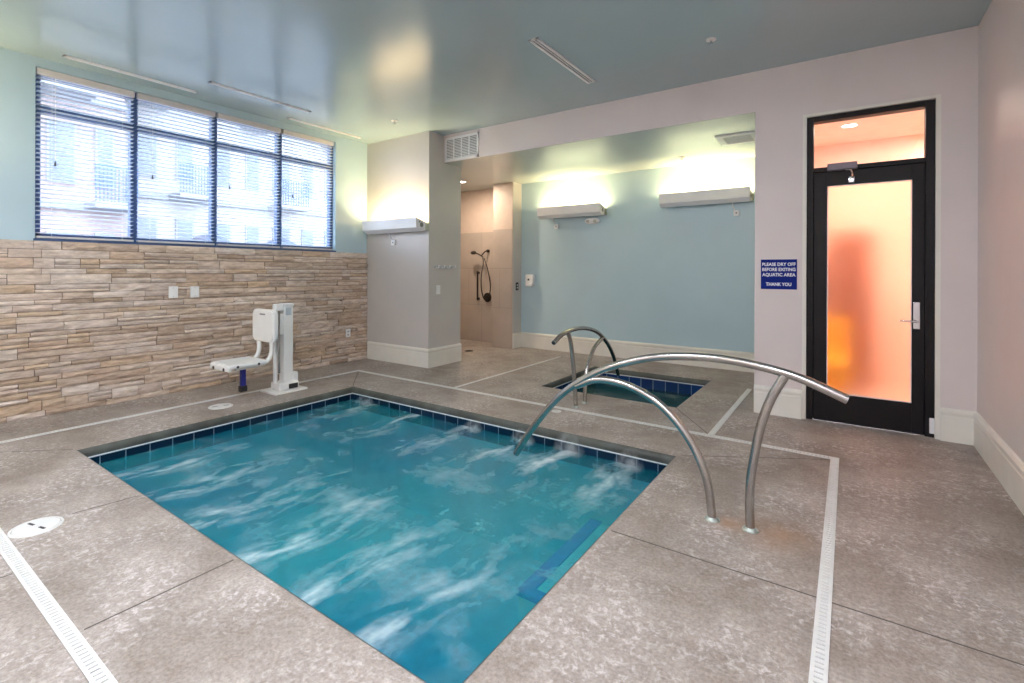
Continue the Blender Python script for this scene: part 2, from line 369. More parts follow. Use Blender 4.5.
def ring(b, rect, prof):
    rows = []
    for o, z in prof:
        x0, x1, y0, y1 = grow(rect, o)
        rows.append([(x0, y0, z), (x1, y0, z), (x1, y1, z), (x0, y1, z)])
    vs = [p for r in rows for p in r]; fs = []
    for i in range(len(rows) - 1):
        for k in range(4):
            fs.append([i * 4 + k, i * 4 + (k + 1) % 4, (i + 1) * 4 + (k + 1) % 4, (i + 1) * 4 + k])
    b.add(vs, fs, False); return b
def basin(name, label, rect, depth, tile_bot, plaster, tile):
    root = thing(name, label, 'pool', kind='structure')
    prof = [(RB, 0)] + [(RB - RB * math.sin(a), -RB + RB * math.cos(a)) for a in [PI / 2 * k / 6 for k in range(1, 3)]]
    c = ring(MB(), rect, prof).build('coping', M['deck'], root)
    for p in c.data.polygons: p.use_smooth = True
    c.data.set_sharp_from_angle(angle=math.radians(35))
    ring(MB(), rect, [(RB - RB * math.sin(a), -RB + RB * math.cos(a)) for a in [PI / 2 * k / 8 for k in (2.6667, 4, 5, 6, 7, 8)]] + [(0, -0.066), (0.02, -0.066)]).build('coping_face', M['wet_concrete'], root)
    ring(MB(), rect, [(0.02, -0.066), (-0.005, -0.066), (-0.005, -0.0735), (0.02, -0.0735)]).build('tile_trim', M['coping_line'], root)
    ring(MB(), rect, [(0.006, -0.07), (0.006, tile_bot)]).build('waterline_tile', tile, root)
    b = ring(MB(), rect, [(0.006, tile_bot), (0.006, -depth)])
    x0, x1, y0, y1 = grow(rect, 0.006)
    b.add([(x0, y0, -depth), (x1, y0, -depth), (x1, y1, -depth), (x0, y1, -depth)], [[0, 1, 2, 3]])
    b.build('plaster_basin', plaster, root)
    return root
pool = basin('pool_basin', 'large rectangular pool with dark blue waterline tile', POOL, 1.1, -0.233, M['plaster'], M['pool_tile'])
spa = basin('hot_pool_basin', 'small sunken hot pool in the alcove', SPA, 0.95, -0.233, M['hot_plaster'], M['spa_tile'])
st = MB(); st.box(-1.25, -1.004, 1.88, 2.66, -0.55, -0.20); st.build('step', M['step_top'], pool)
n = MB(); n.box(-1.26, -1.19, 1.87, 2.67, -0.215, -0.193); n.box(-1.19, -1.006, 1.87, 1.93, -0.215, -0.193)
tag(n.build('step_nosing', M['step_blue'], pool), 'blue tile edge of the underwater step')

# water with foam streaks from the jets
def water(name, label, rect, z, nx, ny, mt, jets, deep, light, group=None, amp=0.004):
    x0, x1, y0, y1 = grow(rect, 0.004)
    vs, fs = [], []
    for j in range(ny + 1):
        for i in range(nx + 1):
            x, y = x0 + (x1 - x0) * i / nx, y0 + (y1 - y0) * j / ny
            w = mnoise.fractal(Vector((x * 5, y * 5, 3)), 1.0, 2.0, 4)
            vs.append((x, y, z + amp * w))
    for j in range(ny):
        for i in range(nx):
            a = j * (nx + 1) + i; fs.append([a, a + 1, a + nx + 2, a + nx + 1])
    b = MB().add(vs, fs, True)
    me = bpy.data.meshes.new(name); me.from_pydata(vs, [], fs)
    me.polygons.foreach_set('use_smooth', [True] * len(fs))
    tone = me.color_attributes.new('water_tone', 'FLOAT_COLOR', 'POINT'); foam = me.color_attributes.new('foam', 'FLOAT_COLOR', 'POINT')
    for k, (x, y, _) in enumerate(vs):
        t = 0.5 + 0.55 * mnoise.fractal(Vector((x * 0.9 + 11, y * 0.9, 1.7)), 1.0, 2.0, 3)
        t = max(0, min(1, t))
        c = [deep[q] * (1 - t) + light[q] * t for q in range(3)]
        f = 0.0
        for (jx, jy, dx, dy, ln, wd, am) in jets:
            s_ = (x - jx) * dx + (y - jy) * dy; p_ = -(x - jx) * dy + (y - jy) * dx
            p_ += 0.10 * mnoise.noise(Vector((x * 2.3, y * 2.3, jx * 3.1)))
            if s_ < -0.1 or s_ > ln * 1.6: continue
            u = s_ / ln; ww = wd * (0.5 + 1.1 * max(u, 0))
            e = math.exp(-(p_ / ww) ** 2) * max(0, min(1, (s_ + 0.1) / 0.12)) * max(0, 1 - (max(u, 0) / 1.6)) ** 1.0
            # wisps run along the jet
            nz = mnoise.fractal(Vector((p_ * 13 + jx * 7, s_ * 4.2, jy)), 0.75, 2.1, 6)
            f = max(f, am * e * max(0, min(1.2, 0.42 + 1.15 * nz)))
        f += 0.22 * max(0, mnoise.fractal(Vector((x * 2.6, y * 3.4, 9)), 0.75, 2.1, 6))
        f = max(0, min(0.95, f))
        tone.data[k].color = (*c, 1); foam.data[k].color = (f, f, f, 1)
    me.materials.append(mt)
    o = bpy.data.objects.new(name, me); COL.objects.link(o)
    return tag(o, label, 'water', None, 'stuff')
jets = []
for x, a in ((-4.05, .8), (-3.55, .9), (-3.0, 1.0), (-2.45, .95), (-1.95, .8), (-1.5, .7)):      # jets in the near wall
    jets.append((x, 1.13, 0.08, 0.997, 0.75, 0.13, a * 0.75))
for x, a in ((-4.1, .9), (-3.45, .8), (-2.8, .9), (-2.25, 1.0), (-1.8, 1.0), (-1.3, .9)):     # jets in the far wall
    jets.append((x, 3.425, -0.10, -0.995, 0.62, 0.12, a * 0.8))
water('pool_water', 'turquoise churning water filling the large pool', POOL, -0.135, 230, 170, M['water'], jets, (0.005, 0.150, 0.285), (0.015, 0.32, 0.37))
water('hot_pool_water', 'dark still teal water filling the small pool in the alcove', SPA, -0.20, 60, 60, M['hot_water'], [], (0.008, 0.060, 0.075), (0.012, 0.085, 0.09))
for k, (x, sx, sz) in enumerate(((-1.76, 0.13, 0.15), (-1.28, 0.11, 0.12), (-2.18, 0.11, 0.11), (-2.7, 0.10, 0.09), (-4.15, 0.12, 0.09))):
    b = MB(); bm = bmesh.new(); bmesh.ops.create_uvsphere(bm, u_segments=20, v_segments=12, radius=1)
    bmesh.ops.bisect_plane(bm, geom=bm.verts[:] + bm.edges[:] + bm.faces[:], plane_co=(0, 0, 0), plane_no=(0, 0, -1), clear_outer=True)
    bmesh.ops.holes_fill(bm, edges=[e for e in bm.edges if len(e.link_faces) == 1]); b.bm(bm)
    o = b.build('mist', M['mist'], None, (x, 3.325, -0.124)); o.scale = (sx * 1.15, 0.095, sz * 1.25)
    tag(o, ['white puff of spray under the low end of the long grab rail', 'white puff of spray nearest the right far corner of the large pool',
            'white puff of spray just left of the long rail end at the far pool edge', 'faint puff of spray midway along the far pool edge',
            'faint puff of spray by the far left pool corner'][k], 'spray', 'spray puffs along the far pool edge', 'stuff')

# floor joints
def joint(p, q, w=0.006):
    p, q = Vector((*p, 0)), Vector((*q, 0)); d = (q - p).normalized(); nrm = Vector((-d.y, d.x, 0)) * w / 2
    b = MB(); lo, hi = Vector((0, 0, -0.004)), Vector((0, 0, 0.0012))
    b.add([p - nrm + lo, q - nrm + lo, q + nrm + lo, p + nrm + lo, p - nrm + hi, q - nrm + hi, q + nrm + hi, p + nrm + hi],
          [[0, 1, 2, 3], [4, 5, 6, 7], [0, 1, 5, 4], [1, 2, 6, 5], [2, 3, 7, 6], [3, 0, 4, 7]])
    b.build('control_joint', M['joint'], floor)
joint((-2.23, 0.57), (-2.23, 1.08)); joint((-0.96, 2.265), (-0.10, 2.265)); joint((-0.05, 2.262), (0.76, 2.262))
joint((-5.10, 3.99), (-4.53, 3.47)); joint((-1.33, 4.65), (-0.91, 4.05)); joint((-0.96, 3.47), (-0.10, 3.98), 0.004)
joint((-5.10, 0.57), (-4.53, 1.09), 0.003); joint((-3.34, 0.80), (-3.30, 1.08), 0.004); joint((-2.886, -0.8), (-2.886, 0.50), 0.004)

# trench drains
def drain(p, q, w, label):
    p, q = Vector((*p, 0)), Vector((*q, 0)); ln = (q - p).length; rz = math.atan2(q.y - p.y, q.x - p.x)
    t = thing('trench_drain', label, 'drain', p, rz, 'white slotted trench drains in the deck')
    b = MB(); b.box(0, ln, -w / 2, w / 2, -0.008, 0.0015); b.build('channel', M['channel'], t)
    b = MB(); e = w * 0.24
    b.box(0, ln, -w / 2, -w / 2 + e, 0.0005, 0.005); b.box(0, ln, w / 2 - e, w / 2, 0.0005, 0.005)
    n_ = int(ln / 0.024)
    for i in range(n_ + 1):
        a = i * ln / n_; b.box(max(0, a - 0.008), min(ln, a + 0.008), -w / 2 + e, w / 2 - e, 0.0005, 0.0048)
    b.build('grate', M['drain_white'], t)
drain((-5.155, 0.53), (-0.10, 0.53), 0.05, 'white slotted trench drain in front of the large pool, crossing the lower left corner')
drain((-0.075, 0.505), (-0.075, 4.035), 0.05, 'white slotted trench drain running along the right side of the large pool')
drain((-5.13, 0.555), (-5.13, 4.035), 0.05, 'white trench drain between the stone wall and the large pool')
drain((-5.105, 4.01), (-0.10, 4.01), 0.05, 'long white trench drain between the large pool and the small pool')
drain((-3.535, 4.035), (-3.535, 6.40), 0.035, 'short white trench drain left of the small pool, running to the shower')
drain((-0.885, 4.035), (-0.885, 5.85), 0.045, 'short white trench drain between the small pool and the black door')

# walls -------------------------------------------------------------------
WY0, WY1, WZ0, WZ1 = 1.135, 4.128, 1.545, 3.028
b = MB(); X0 = XW - 0.20
b.box(X0, XW, YB - 0.15, WY0, 0, ZC); b.box(X0, XW, WY1, YC + 0.3, 0, ZC); b.box(X0, XW, WY0, WY1, 0, WZ0 - 0.005); b.box(X0, XW, WY0, WY1, WZ1, ZC)
wl = struct(b.build('wall_left', M['teal_paint']), 'teal painted window wall with stone cladding below')
# ledge stone cladding
b = MB(); rs = random.Random(3)
tones = [(0.60, 0.50, 0.40), (0.66, 0.57, 0.47), (0.56, 0.46, 0.36), (0.68, 0.60, 0.52), (0.62, 0.53, 0.45), (0.54, 0.43, 0.33), (0.70, 0.63, 0.55), (0.60, 0.48, 0.35)]
def stone(y0, y1, z0, z1, out):
    g = 0.0022; y0 += g; y1 -= g; z0 += g; z1 -= g
    ny = max(2, int((y1 - y0) / 0.05)); nz = max(2, int((z1 - z0) / 0.022))
    t = rs.choice(tones); k = rs.uniform(0.90, 1.16); col = (t[0] * k, t[1] * k * 0.99, t[2] * k * 1.02); sd = rs.uniform(0, 90)
    vs, fs = [], []
    for j in range(nz + 1):
        for i in range(ny + 1):
            y = y0 + (y1 - y0) * i / ny; z = z0 + (z1 - z0) * j / nz
            e = (0.006 if i in (0, ny) else 0) + (0.006 if j in (0, nz) else 0)
            d = 0.010 * mnoise.fractal(Vector((y * 9, z * 26, sd)), 0.9, 2.0, 3)
            vs.append((XW + out + d - e, y, z))
    for j in range(nz):
        for i in range(ny):
            a = j * (ny + 1) + i; fs.append([a, a + 1, a + ny + 2, a + ny + 1])
    bd = [i for i in range(ny + 1)] + [(j + 1) * (ny + 1) - 1 for j in range(1, nz + 1)] + [nz * (ny + 1) + i for i in range(ny - 1, -1, -1)] + [j * (ny + 1) for j in range(nz - 1, 0, -1)]
    o = len(vs)
    for i in bd: vs.append((XW + 0.002, vs[i][1], vs[i][2]))
    m_ = len(bd)
    for i in range(m_): fs.append([bd[i], bd[(i + 1) % m_], o + (i + 1) % m_, o + i])
    b.add(vs, fs, False, col)
z = 0.0
while z < 1.525:
    h = rs.choice((0.04, 0.05, 0.06, 0.075, 0.09))
    if 1.525 - z - h < 0.04: h = 1.525 - z
    y = YB - rs.uniform(0, 0.3)
    while y < YC - 0.01:
        L_ = rs.choice((0.16, 0.24, 0.32, 0.42, 0.55)) * rs.uniform(0.85, 1.15)
        y1 = min(YC - 0.004, y + L_)
        if YC - 0.004 - y1 < 0.07: y1 = YC - 0.004
        out = rs.uniform(0.018, 0.045)
        if h >= 0.075 and rs.random() < 0.55:
            s_ = h * rs.choice((0.4, 0.5, 0.6)); stone(y, y1, z, z + s_, out); stone(y, y1, z + s_, z + h, rs.uniform(0.018, 0.045))
        else: stone(y, y1, z, z + h, out)
        y = y1
    z += h
sc = b.build('stone_cladding', M['stone'], wl, None, 'stone_tone')
b = MB(); b.box(XW - 0.01, XW + 0.006, YB, YC, 0, 1.523); b.build('mortar_bed', M['joint'], wl)

b = MB(); b.box(-6.4, XC, YC, 5.30, 0, ZC); struct(b.build('wall_column', M['greige_paint']), 'grey column wall between the window wall and the shower')
b = MB(); b.box(XC, -0.71, YD, YD + 0.16, ZS, ZC)
struct(b.build('wall_header', M['grey_paint']), 'header above the alcove opening')
DX0, DX1, DZ = -0.335, 0.578, 2.645
b = MB(); b.box(-0.71, DX0, YD, YD + 0.18, 0, ZC); b.box(DX1, XR + 0.15, YD, YD + 0.18, 0, ZC); b.box(DX0, DX1, YD, YD + 0.18, DZ, ZC)
struct(b.build('wall_door_side', M['grey_paint']), 'pale grey wall around the black door')
b = MB(); b.box(XR, XR + 0.15, YB - 0.15, YD + 0.1, 0, ZC + 0.05); struct(b.build('wall_right', M['grey_paint']), 'pale lavender grey right wall')
b = MB(); b.box(XW - 0.2, XR + 0.15, YB - 0.15, YB, 0, ZC + 0.05); struct(b.build('wall_back', M['grey_paint']), 'wall behind the camera')
b = MB(); b.box(-4.545, -0.5, YA, YA + 0.15, 0, ZS + 0.1); struct(b.build('wall_alcove', M['teal_paint']), 'teal back wall of the alcove')
b = MB(); b.box(-0.71, -0.56, YD + 0.18, YA + 0.1, 0, ZS + 0.1); struct(b.build('wall_alcove_right', M['grey_paint']), 'right end wall of the alcove')
# shower: tiled back wall, painted stub
b = MB(); b.box(-6.4, -4.95, 6.97, 7.1, 0, 1.97); sh = b.build('wall_shower', M['shower_tile'])
b = MB(); b.box(-6.4, -4.95, 6.97, 7.1, 1.97, ZS + 0.1); b.build('upper_wall', M['shower_paint'], sh)
struct(sh, 'beige tiled shower wall')
b = MB(); b.box(-6.45, -6.35, 5.30, 7.1, 0, ZS + 0.1); struct(b.build('wall_shower_left', M['shower_tile']), 'beige tiled side wall of the shower')
b = MB(); b.box(-4.95, -4.545, 6.625, 7.1, 0, ZS + 0.05); stub = struct(b.build('wall_stub', M['greige_paint']), 'short grey stub wall between shower and alcove')
b = MB(); b.box(-4.95, -4.555, 6.615, 6.63, 0, 1.97); b.build('tile_face', M['shower_tile'], stub)
b = MB(); b.box(-4.95, -4.555, 6.617, 6.63, 1.97, ZS); b.build('painted_face', M['shower_paint'], stub)

# ceilings
b = MB(); b.box(XW - 0.2, XR + 0.15, YB - 0.15, YD + 0.02, ZC, ZC + 0.12); struct(b.build('ceiling', M['ceiling_paint']), 'glossy grey teal ceiling')
b = MB(); b.box(-6.45, -0.55, YD + 0.16, 7.12, ZS, ZS + 0.12); b.box(XC, -0.71, YD + 0.001, YD + 0.17, ZS - 0.002, ZS + 0.01); b.box(-0.71, -0.55, YD + .05, 5.3, ZS, ZC + .1)
struct(b.build('ceiling_alcove', M['soffit_paint']), 'lower glossy ceiling over the alcove and shower')

# baseboards
BP = [(0, 0), (0.022, 0), (0.022, 0.185), (0.018, 0.192), (0.018, 0.205), (0.024, 0.212), (0.024, 0.228), (0.012, 0.246), (0, 0.25)]
def base(name, p, q, nrm, m0, m1):
    p, q = Vector((*p, 0)), Vector((*q, 0)); d = (q - p).normalized(); nn = Vector((*nrm, 0)); ln = (q - p).length
    n_ = len(BP); vs = []
    for e, mm in ((0, m0), (1, m1)):
        for t, zz in BP:
            a = (-t * mm) if e == 0 else ln + t * mm
            vs.append(p + d * a + nn * t + Vector((0, 0, zz)))
    fs = [[i, (i + 1) % n_, n_ + (i + 1) % n_, n_ + i] for i in range(n_)] + [list(range(n_)), list(range(n_, 2 * n_))]
    struct(MB().add(vs, fs).build(name, M['cream_trim']), 'moulded cream baseboard')
base('baseboard_column', (-5.735, YC), (XC, YC), (0, -1), 0, 1); base('baseboard_column_side', (XC, YC), (XC, 5.30), (1, 0), 1, 0)
base('baseboard_stub', (-4.545, 6.615), (-4.545, YA), (1, 0), 0, -1); base('baseboard_alcove', (-4.545, YA), (-0.71, YA), (0, -1), -1, -1)
base('baseboard_door_left', (-0.71, YD), (DX0, YD), (0, -1), 0, 0); base('baseboard_door_right', (DX1, YD), (XR, YD), (0, -1), 0, -1)
base('baseboard_right', (XR, YB), (XR, YD), (-1, 0), -1, -1); base('baseboard_back', (XW, YB), (XR, YB), (0, 1), -1, -1)
base('baseboard_alcove_right', (-0.71, YD + 0.18), (-0.71, YA), (-1, 0), 0, -1)

# ------------------------------------------------------------------ window
win = thing('window_1', 'wide dark framed window of four lights behind white blinds', 'window', kind='structure')
fx0, fx1 = XW - 0.13, XW - 0.06
mull = [1.862, 2.606, 3.366]; TZ = 2.69
b = MB(); fw = 0.045
b.box(fx0, fx1, WY0, WY0 + fw, WZ0, WZ1); b.box(fx0, fx1, WY1 - fw, WY1, WZ0, WZ1); b.box(fx0, fx1, WY0, WY1, WZ0, WZ0 + fw); b.box(fx0, fx1, WY0, WY1, WZ1 - fw, WZ1)
b.build('window_frame', M['window_frame'], win)
for y in mull:
    b = MB(); b.box(fx0, fx1, y - 0.03, y + 0.03, WZ0 + fw, WZ1 - fw, 0.004); b.build('mullion', M['window_frame'], win)
edges = [WY0 + fw] + mull + [WY1 - fw]
for i in range(4):
    y0, y1 = edges[i] + (0.03 if i else 0), edges[i + 1] - (0.03 if i < 3 else 0)
    b = MB(); b.box(fx0, fx1, y0, y1, TZ - 0.028, TZ + 0.028, 0.004); b.build('transom_bar', M['window_frame'], win)
    for z0, z1 in ((WZ0 + fw, TZ - 0.028), (TZ + 0.028, WZ1 - fw)):
        b = MB(); b.box(fx0 + 0.03, fx0 + 0.036, y0, y1, z0, z1); b.build('glass_pane', M['glass'], win)
b = MB(); b.box(XW - 0.19, XW + 0.01, WY0 - 0.01, WY1 + 0.01, WZ0 - 0.022, WZ0 - 0.001, 0.004); b.build('window_sill', M['window_frame'], win)
# blinds
bl_lab = ['white horizontal slat blind in the leftmost window light', 'white slat blind second from the left in the window, beside the leftmost blind',
          'white slat blind third from the left in the window', 'white slat blind in the rightmost window light, nearest the grey column']
be = [WY0] + mull + [WY1]
for i in range(4):
    y0, y1 = be[i] + (0.008 if i == 0 else 0.014), be[i + 1] - (0.03 if i == 3 else 0.014)
    t = thing('window_blind', bl_lab[i], 'blind', (XW - 0.029, (y0 + y1) / 2, WZ0), 0, 'slat blinds in the wide window')
    w2 = (y1 - y0) / 2; H_ = WZ1 - WZ0
    b = MB(); b.box(-0.028, 0.028, -w2, w2, H_ - 0.06, H_ - 0.004, 0.004); b.build('headrail', M['headrail'], t)
    b = MB(); ns = 36; z0, z1 = 0.05, H_ - 0.085
    for k in range(ns):
        zz = z0 + (z1 - z0) * k / (ns - 1)
        pr = [(-0.025, 0.0), (-0.012, 0.0016), (0, 0.0022), (0.012, 0.0016), (0.025, 0.0), (0.025, -0.0020), (0.012, -0.0004), (0, 0.0002), (-0.012, -0.0004), (-0.025, -0.0020)]
        ta = math.radians(5)
        pr = [(p * math.cos(ta) - q * math.sin(ta), p * math.sin(ta) + q * math.cos(ta)) for p, q in pr]
        b.prism(pr, -w2 + 0.004, w2 - 0.004, lambda a, p, q, zz=zz: (p, a, zz + q))
    b.build('slats', M['slat'], t)
    b = MB(); b.box(-0.022, 0.022, -w2 + 0.003, w2 - 0.003, 0.004, 0.022, 0.004); b.build('bottom_rail', M['headrail'], t)
    for yy in (-w2 * 0.72, w2 * 0.72):
        b = MB(); b.tube([(0.027, yy, 0.02), (0.027, yy, H_ - 0.05)], 0.0012, 6, True, 1); b.build('ladder_cord', M['white_plastic'], t)
    b = MB(); yy = -w2 + 0.12; b.tube([(0.034, yy, H_ - 0.06), (0.035, yy, H_ * 0.46)], 0.002, 6, True, 1); b.build('pull_cord', M['white_plastic'], t)
    b = MB(); b.cyl((0.035, yy, H_ * 0.46 - 0.04), 0.009, 0.045, 'z', 10, 0.004); b.build('cord_tassel', M['black_plastic'], t)

# ------------------------------------------------------------------ door
d1 = thing('door_1', 'black framed door with frosted orange-lit glass and transom', 'door', kind='structure')
FX0, FX1, FZ = -0.305, 0.548, 2.622
y0, y1 = YD + 0.03, YD + 0.13
b = MB()
b.box(DX0, FX0, YD + 0.001, y1 + 0.04, 0, DZ); b.box(FX1, DX1, YD + 0.001, y1 + 0.04, 0, DZ); b.box(FX0, FX1, YD + 0.001, y1 + 0.04, FZ, DZ); b.build('casing', M['cream_trim'], d1)
b = MB(); b.box(FX0, FX0 + 0.05, y0, y1, 0, FZ, 0.003); b.box(FX1 - 0.058, FX1, y0, y1, 0, FZ, 0.003)
b.box(FX0 + 0.05, FX1 - 0.058, y0, y1, FZ - 0.045, FZ, 0.003); b.box(FX0 + 0.05, FX1 - 0.058, y0, y1, 2.142, 2.178, 0.003); b.build('door_frame', M['black_metal'], d1)
b = MB(); b.box(FX0 + 0.05, FX1 - 0.058, y0 + 0.04, y0 + 0.048, 2.178, FZ - 0.045); b.build('transom_pane', M['glass'], d1)
b = MB(); b.box(FX0 + 0.045, FX0 + 0.066, y0 + 0.062, y0 + 0.08, 0, 2.15); b.box(FX1 - 0.074, FX1 - 0.05, y0 + 0.062, y0 + 0.08, 0, 2.15); b.box(FX0 + 0.05, FX1 - 0.05, y0 + 0.062, y0 + 0.08, 2.125, 2.15); b.build('door_stop', M['black_metal'], d1)
LX0, LX1 = FX0 + 0.053, FX1 - 0.061
gx0, gx1, gz0, gz1 = -0.155, 0.410, 0.245, 2.015
yl0, yl1 = y0 + 0.015, y0 + 0.06
b = MB(); b.box(LX0, gx0, yl0, yl1, 0.012, 2.138, 0.002); b.box(gx1, LX1, yl0, yl1, 0.012, 2.138, 0.002); b.box(gx0, gx1, yl0, yl1, 0.012, gz0, 0.002); b.box(gx0, gx1, yl0, yl1, gz1, 2.138, 0.002)
leaf = b.build('door_leaf', M['black_metal'], d1)
b = MB(); b.box(gx0, gx1, yl0 + 0.018, yl0 + 0.026, gz0, gz1); tag(b.build('frosted_pane', M['frosted'], leaf), 'frosted glass glowing orange')
b = MB(); e = 0.006
b.box(gx1 - e, gx1, yl0 - 0.004, yl0 + 0.017, gz0, gz1); b.box(gx0, gx0 + e, yl0 - 0.004, yl0 + 0.017, gz0, gz1); b.box(gx0, gx1, yl0 - 0.004, yl0 + 0.017, gz0, gz0 + e); b.box(gx0, gx1, yl0 - 0.004, yl0 + 0.017, gz1 - e, gz1)
b.build('glazing_bead', M['white_metal'], leaf)
b = MB(); b.box(0.417, 0.462, yl0 - 0.008, yl0, 0.83, 1.045, 0.006); b.build('handle_plate', M['chrome'], leaf)
b = MB(); b.tube([(0.442, yl0, 0.892), (0.442, yl0 - 0.05, 0.892), (0.43, yl0 - 0.058, 0.893), (0.36, yl0 - 0.058, 0.897), (0.335, yl0 - 0.055, 0.897)], 0.008, 12); tag(b.build('lever_handle', M['chrome'], leaf), 'chrome lever handle')
b = MB(); b.box(LX0, LX1, YD + 0.02, YD + 0.14, 0.0, 0.010, 0.002); b.build('threshold', M['chrome'], d1)
b = MB(); b.box(FX1 - 0.03, FX1 + 0.004, yl0 - 0.02, yl0, 0.03, 0.15, 0.004)
b.build('hinge', M['white_metal'], d1)
dc = MB(); dc.box(-0.155, 0.055, y0 - 0.055, y0, 2.135, 2.195, 0.008); dcl = tag(dc.build('door_closer', mat('closer_grey', (0.16, 0.13, 0.16), 0.4), d1), 'dark grey door closer box')
b = MB(); b.tube([(-0.02, y0 - 0.05, 2.135), (-0.02, y0 - 0.055, 2.12), (0.01, y0 - 0.10, 2.118), (0.02, y0 - 0.06, 2.08), (0.015, yl0 - 0.005, 2.065)], 0.008, 8, True, 3); b.box(-0.005, 0.035, yl0 - 0.012, yl0, 2.03, 2.08, 0.003); b.build('closer_arm', M['chrome'], dcl)

# corridor beyond the door
CX0, CX1, CY1, CZ = -0.56, 1.5, 6.75, 2.75
b = MB(); b.box(CX0, CX1, YD + 0.15, CY1 + 0.1, -0.05, 0.0); struct(b.build('floor_corridor', M['corridor_floor']), 'corridor floor beyond the door')
b = MB(); b.box(CX0, CX1, CY1, CY1 + 0.1, 0, CZ); b.box(CX0, CX0 + 0.03, YD + 0.18, CY1, 0, CZ); b.box(CX1, CX1 + 0.1, YD + 0.15, CY1 + 0.1, 0, CZ); b.box(XR + .1, CX1, YD + 0.1, YD + .18, 0, CZ)
struct(b.build('wall_corridor', M['orange_paint']), 'peach corridor walls beyond the door')
b = MB(); b.box(CX0, CX1 + 0.1, YD + 0.17, CY1 + 0.1, CZ, CZ + 0.1); struct(b.build('ceiling_corridor', mat('pale_peach', (0.90, 0.78, 0.70), 0.6)), 'peach corridor ceiling beyond the door')
cab = thing('tall_cabinet', 'tall red-brown cabinet blurred behind the frosted door glass', 'cabinet', (0.04, CY1 - 0.20, 0))
b = MB(); b.box(-0.17, 0.17, -0.19, 0.18, 0, 1.68, 0.006); b.box(-0.18, 0.18, -0.21, 0.19, 1.68, 1.71, 0.004); b.build('body', M['wood'], cab)
for s_ in (-1, 1):
    b = MB(); b.box(min(s_ * 0.006, s_ * 0.16), max(s_ * 0.006, s_ * 0.16), -0.212, -0.19, 0.06, 1.66, 0.004); dd = b.build('cabinet_door', M['wood'], cab)
    b = MB(); b.cyl((s_ * 0.03, -0.238, 0.9), 0.012, 0.026, 'y', 12); b.build('knob', M['bronze'], dd)
ch = thing('armchair', 'yellow seat blurred low in the left of the frosted door glass', 'chair', (-0.24, 5.9, 0))
b = MB(); b.box(-0.24, 0.24, -0.24, 0.24, 0.12, 0.42, 0.05); b.build('seat', M['yellow_fabric'], ch)
b = MB(); b.box(-0.24, 0.24, 0.14, 0.25, 0.38, 0.80, 0.05); b.build('backrest', M['yellow_fabric'], ch)
for sx in (-1, 1):
    for sy in (-1, 1):
        b = MB(); b.cyl((sx * 0.18, sy * 0.18, 0), 0.015, 0.14, 'z', 10, 0.022); b.build('leg', M['wood'], ch)

# ------------------------------------------------------------------ wall lights (uplight troughs)
def light_area(name, loc, rot, sx, sy, power, col, parent=None, shape='RECTANGLE', spread=None):
    l = bpy.data.lights.new(name, 'AREA'); l.shape = shape; l.size = sx; l.size_y = sy; l.energy = power; l.color = col
    if spread: l.spread = spread
    o = bpy.data.objects.new(name, l); COL.objects.link(o); o.location = loc; o.rotation_euler = rot
    if parent: o.parent = parent
    return o
WARM = (1.0, 0.76, 0.38)
def wall_light(loc, rz, ln, power, label, box_x, bracket_side=1):
    """local frame: wall is the plane y=0, fixture hangs at -y, x along the wall, z=0 is the body's bottom"""
    t = thing('wall_light', label, 'light', loc, rz, 'white uplight troughs on the walls')
    h = ln / 2
    out = [(-0.055, 0.02), (-0.13, 0.0), (-0.215, 0.045), (-0.225, 0.175)]
    inn = [(-0.218, 0.175), (-0.208, 0.05), (-0.13, 0.008), (-0.058, 0.026), (-0.055, 0.12), (-0.050, 0.12)]
    b = MB(); b.prism(out + inn + [(-0.05, 0.02)], -h, h, lambda a, p, q: (a, p, q)); b.build('trough', M['white_metal'], t)
    cap = [(-0.050, 0.12), (-0.050, 0.02), (-0.13, -0.001), (-0.217, 0.044), (-0.227, 0.178)]
    for s_ in (-1, 1):
        b = MB(); b.prism(cap, s_ * h, s_ * (h + 0.012), lambda a, p, q: (a, p, q)); ec = b.build('end_cap', M['white_metal'], t)
        if s_ == bracket_side:
            b = MB(); b.cyl((s_ * (h + 0.012) - (0.004 if s_ < 0 else 0), -0.125, 0.085), 0.03, 0.004, 'x', 16); b.cyl((s_ * (h + 0.016), -0.165, 0.12), 0.012, 0.004, 'x', 12); b.build('knockout', mat_knock, ec)
    b = MB(); b.tube([(-h + 0.05, -0.12, 0.07), (h - 0.05, -0.12, 0.07)], 0.016, 12, True, 1); b.build('lamp_tube', M['tube_lamp'], t)
    b = MB(); b.box(-h * 0.9, h + 0.03 if bracket_side > 0 else h * .9, -0.055, -0.002, 0.02, 0.11, 0.005); b.build('wall_bracket', M['bracket'], t)
    b = MB(); b.box(box_x - 0.035, box_x + 0.035, -0.03, -0.001, -0.16, -0.085, 0.005); jb = b.build('switch_box', M['white_plastic'], t)
    b = MB(); b.cyl((box_x, -0.034, -0.122), 0.009, 0.005, 'y', 10); b.build('switch_key', M['black_plastic'], jb)
    b = MB(); b.tube([(box_x - 0.02, -0.02, -0.09), (box_x - 0.035, -0.04, -0.05), (box_x - 0.04, -0.07, -0.01), (box_x - 0.03, -0.10, 0.01)], 0.008, 8); b.build('conduit', M['white_plastic'], t)
    light_area('wall_light_lamp', (0, -0.13, 0.10), (PI - 0.45, 0, 0), ln * 0.92, 0.10, power, WARM, t)
    return t
mat_knock = mat('knockout_grey', (0.25, 0.25, 0.24), 0.5)
M['bracket'] = mat('bracket_grey_green', (0.45, 0.47, 0.36), 0.5)
WP = 24
wall_light((-5.075, YC, 1.785), 0, 1.03, WP * 0.9, 'white uplight trough on the grey column, above the stone wall corner', -0.12)
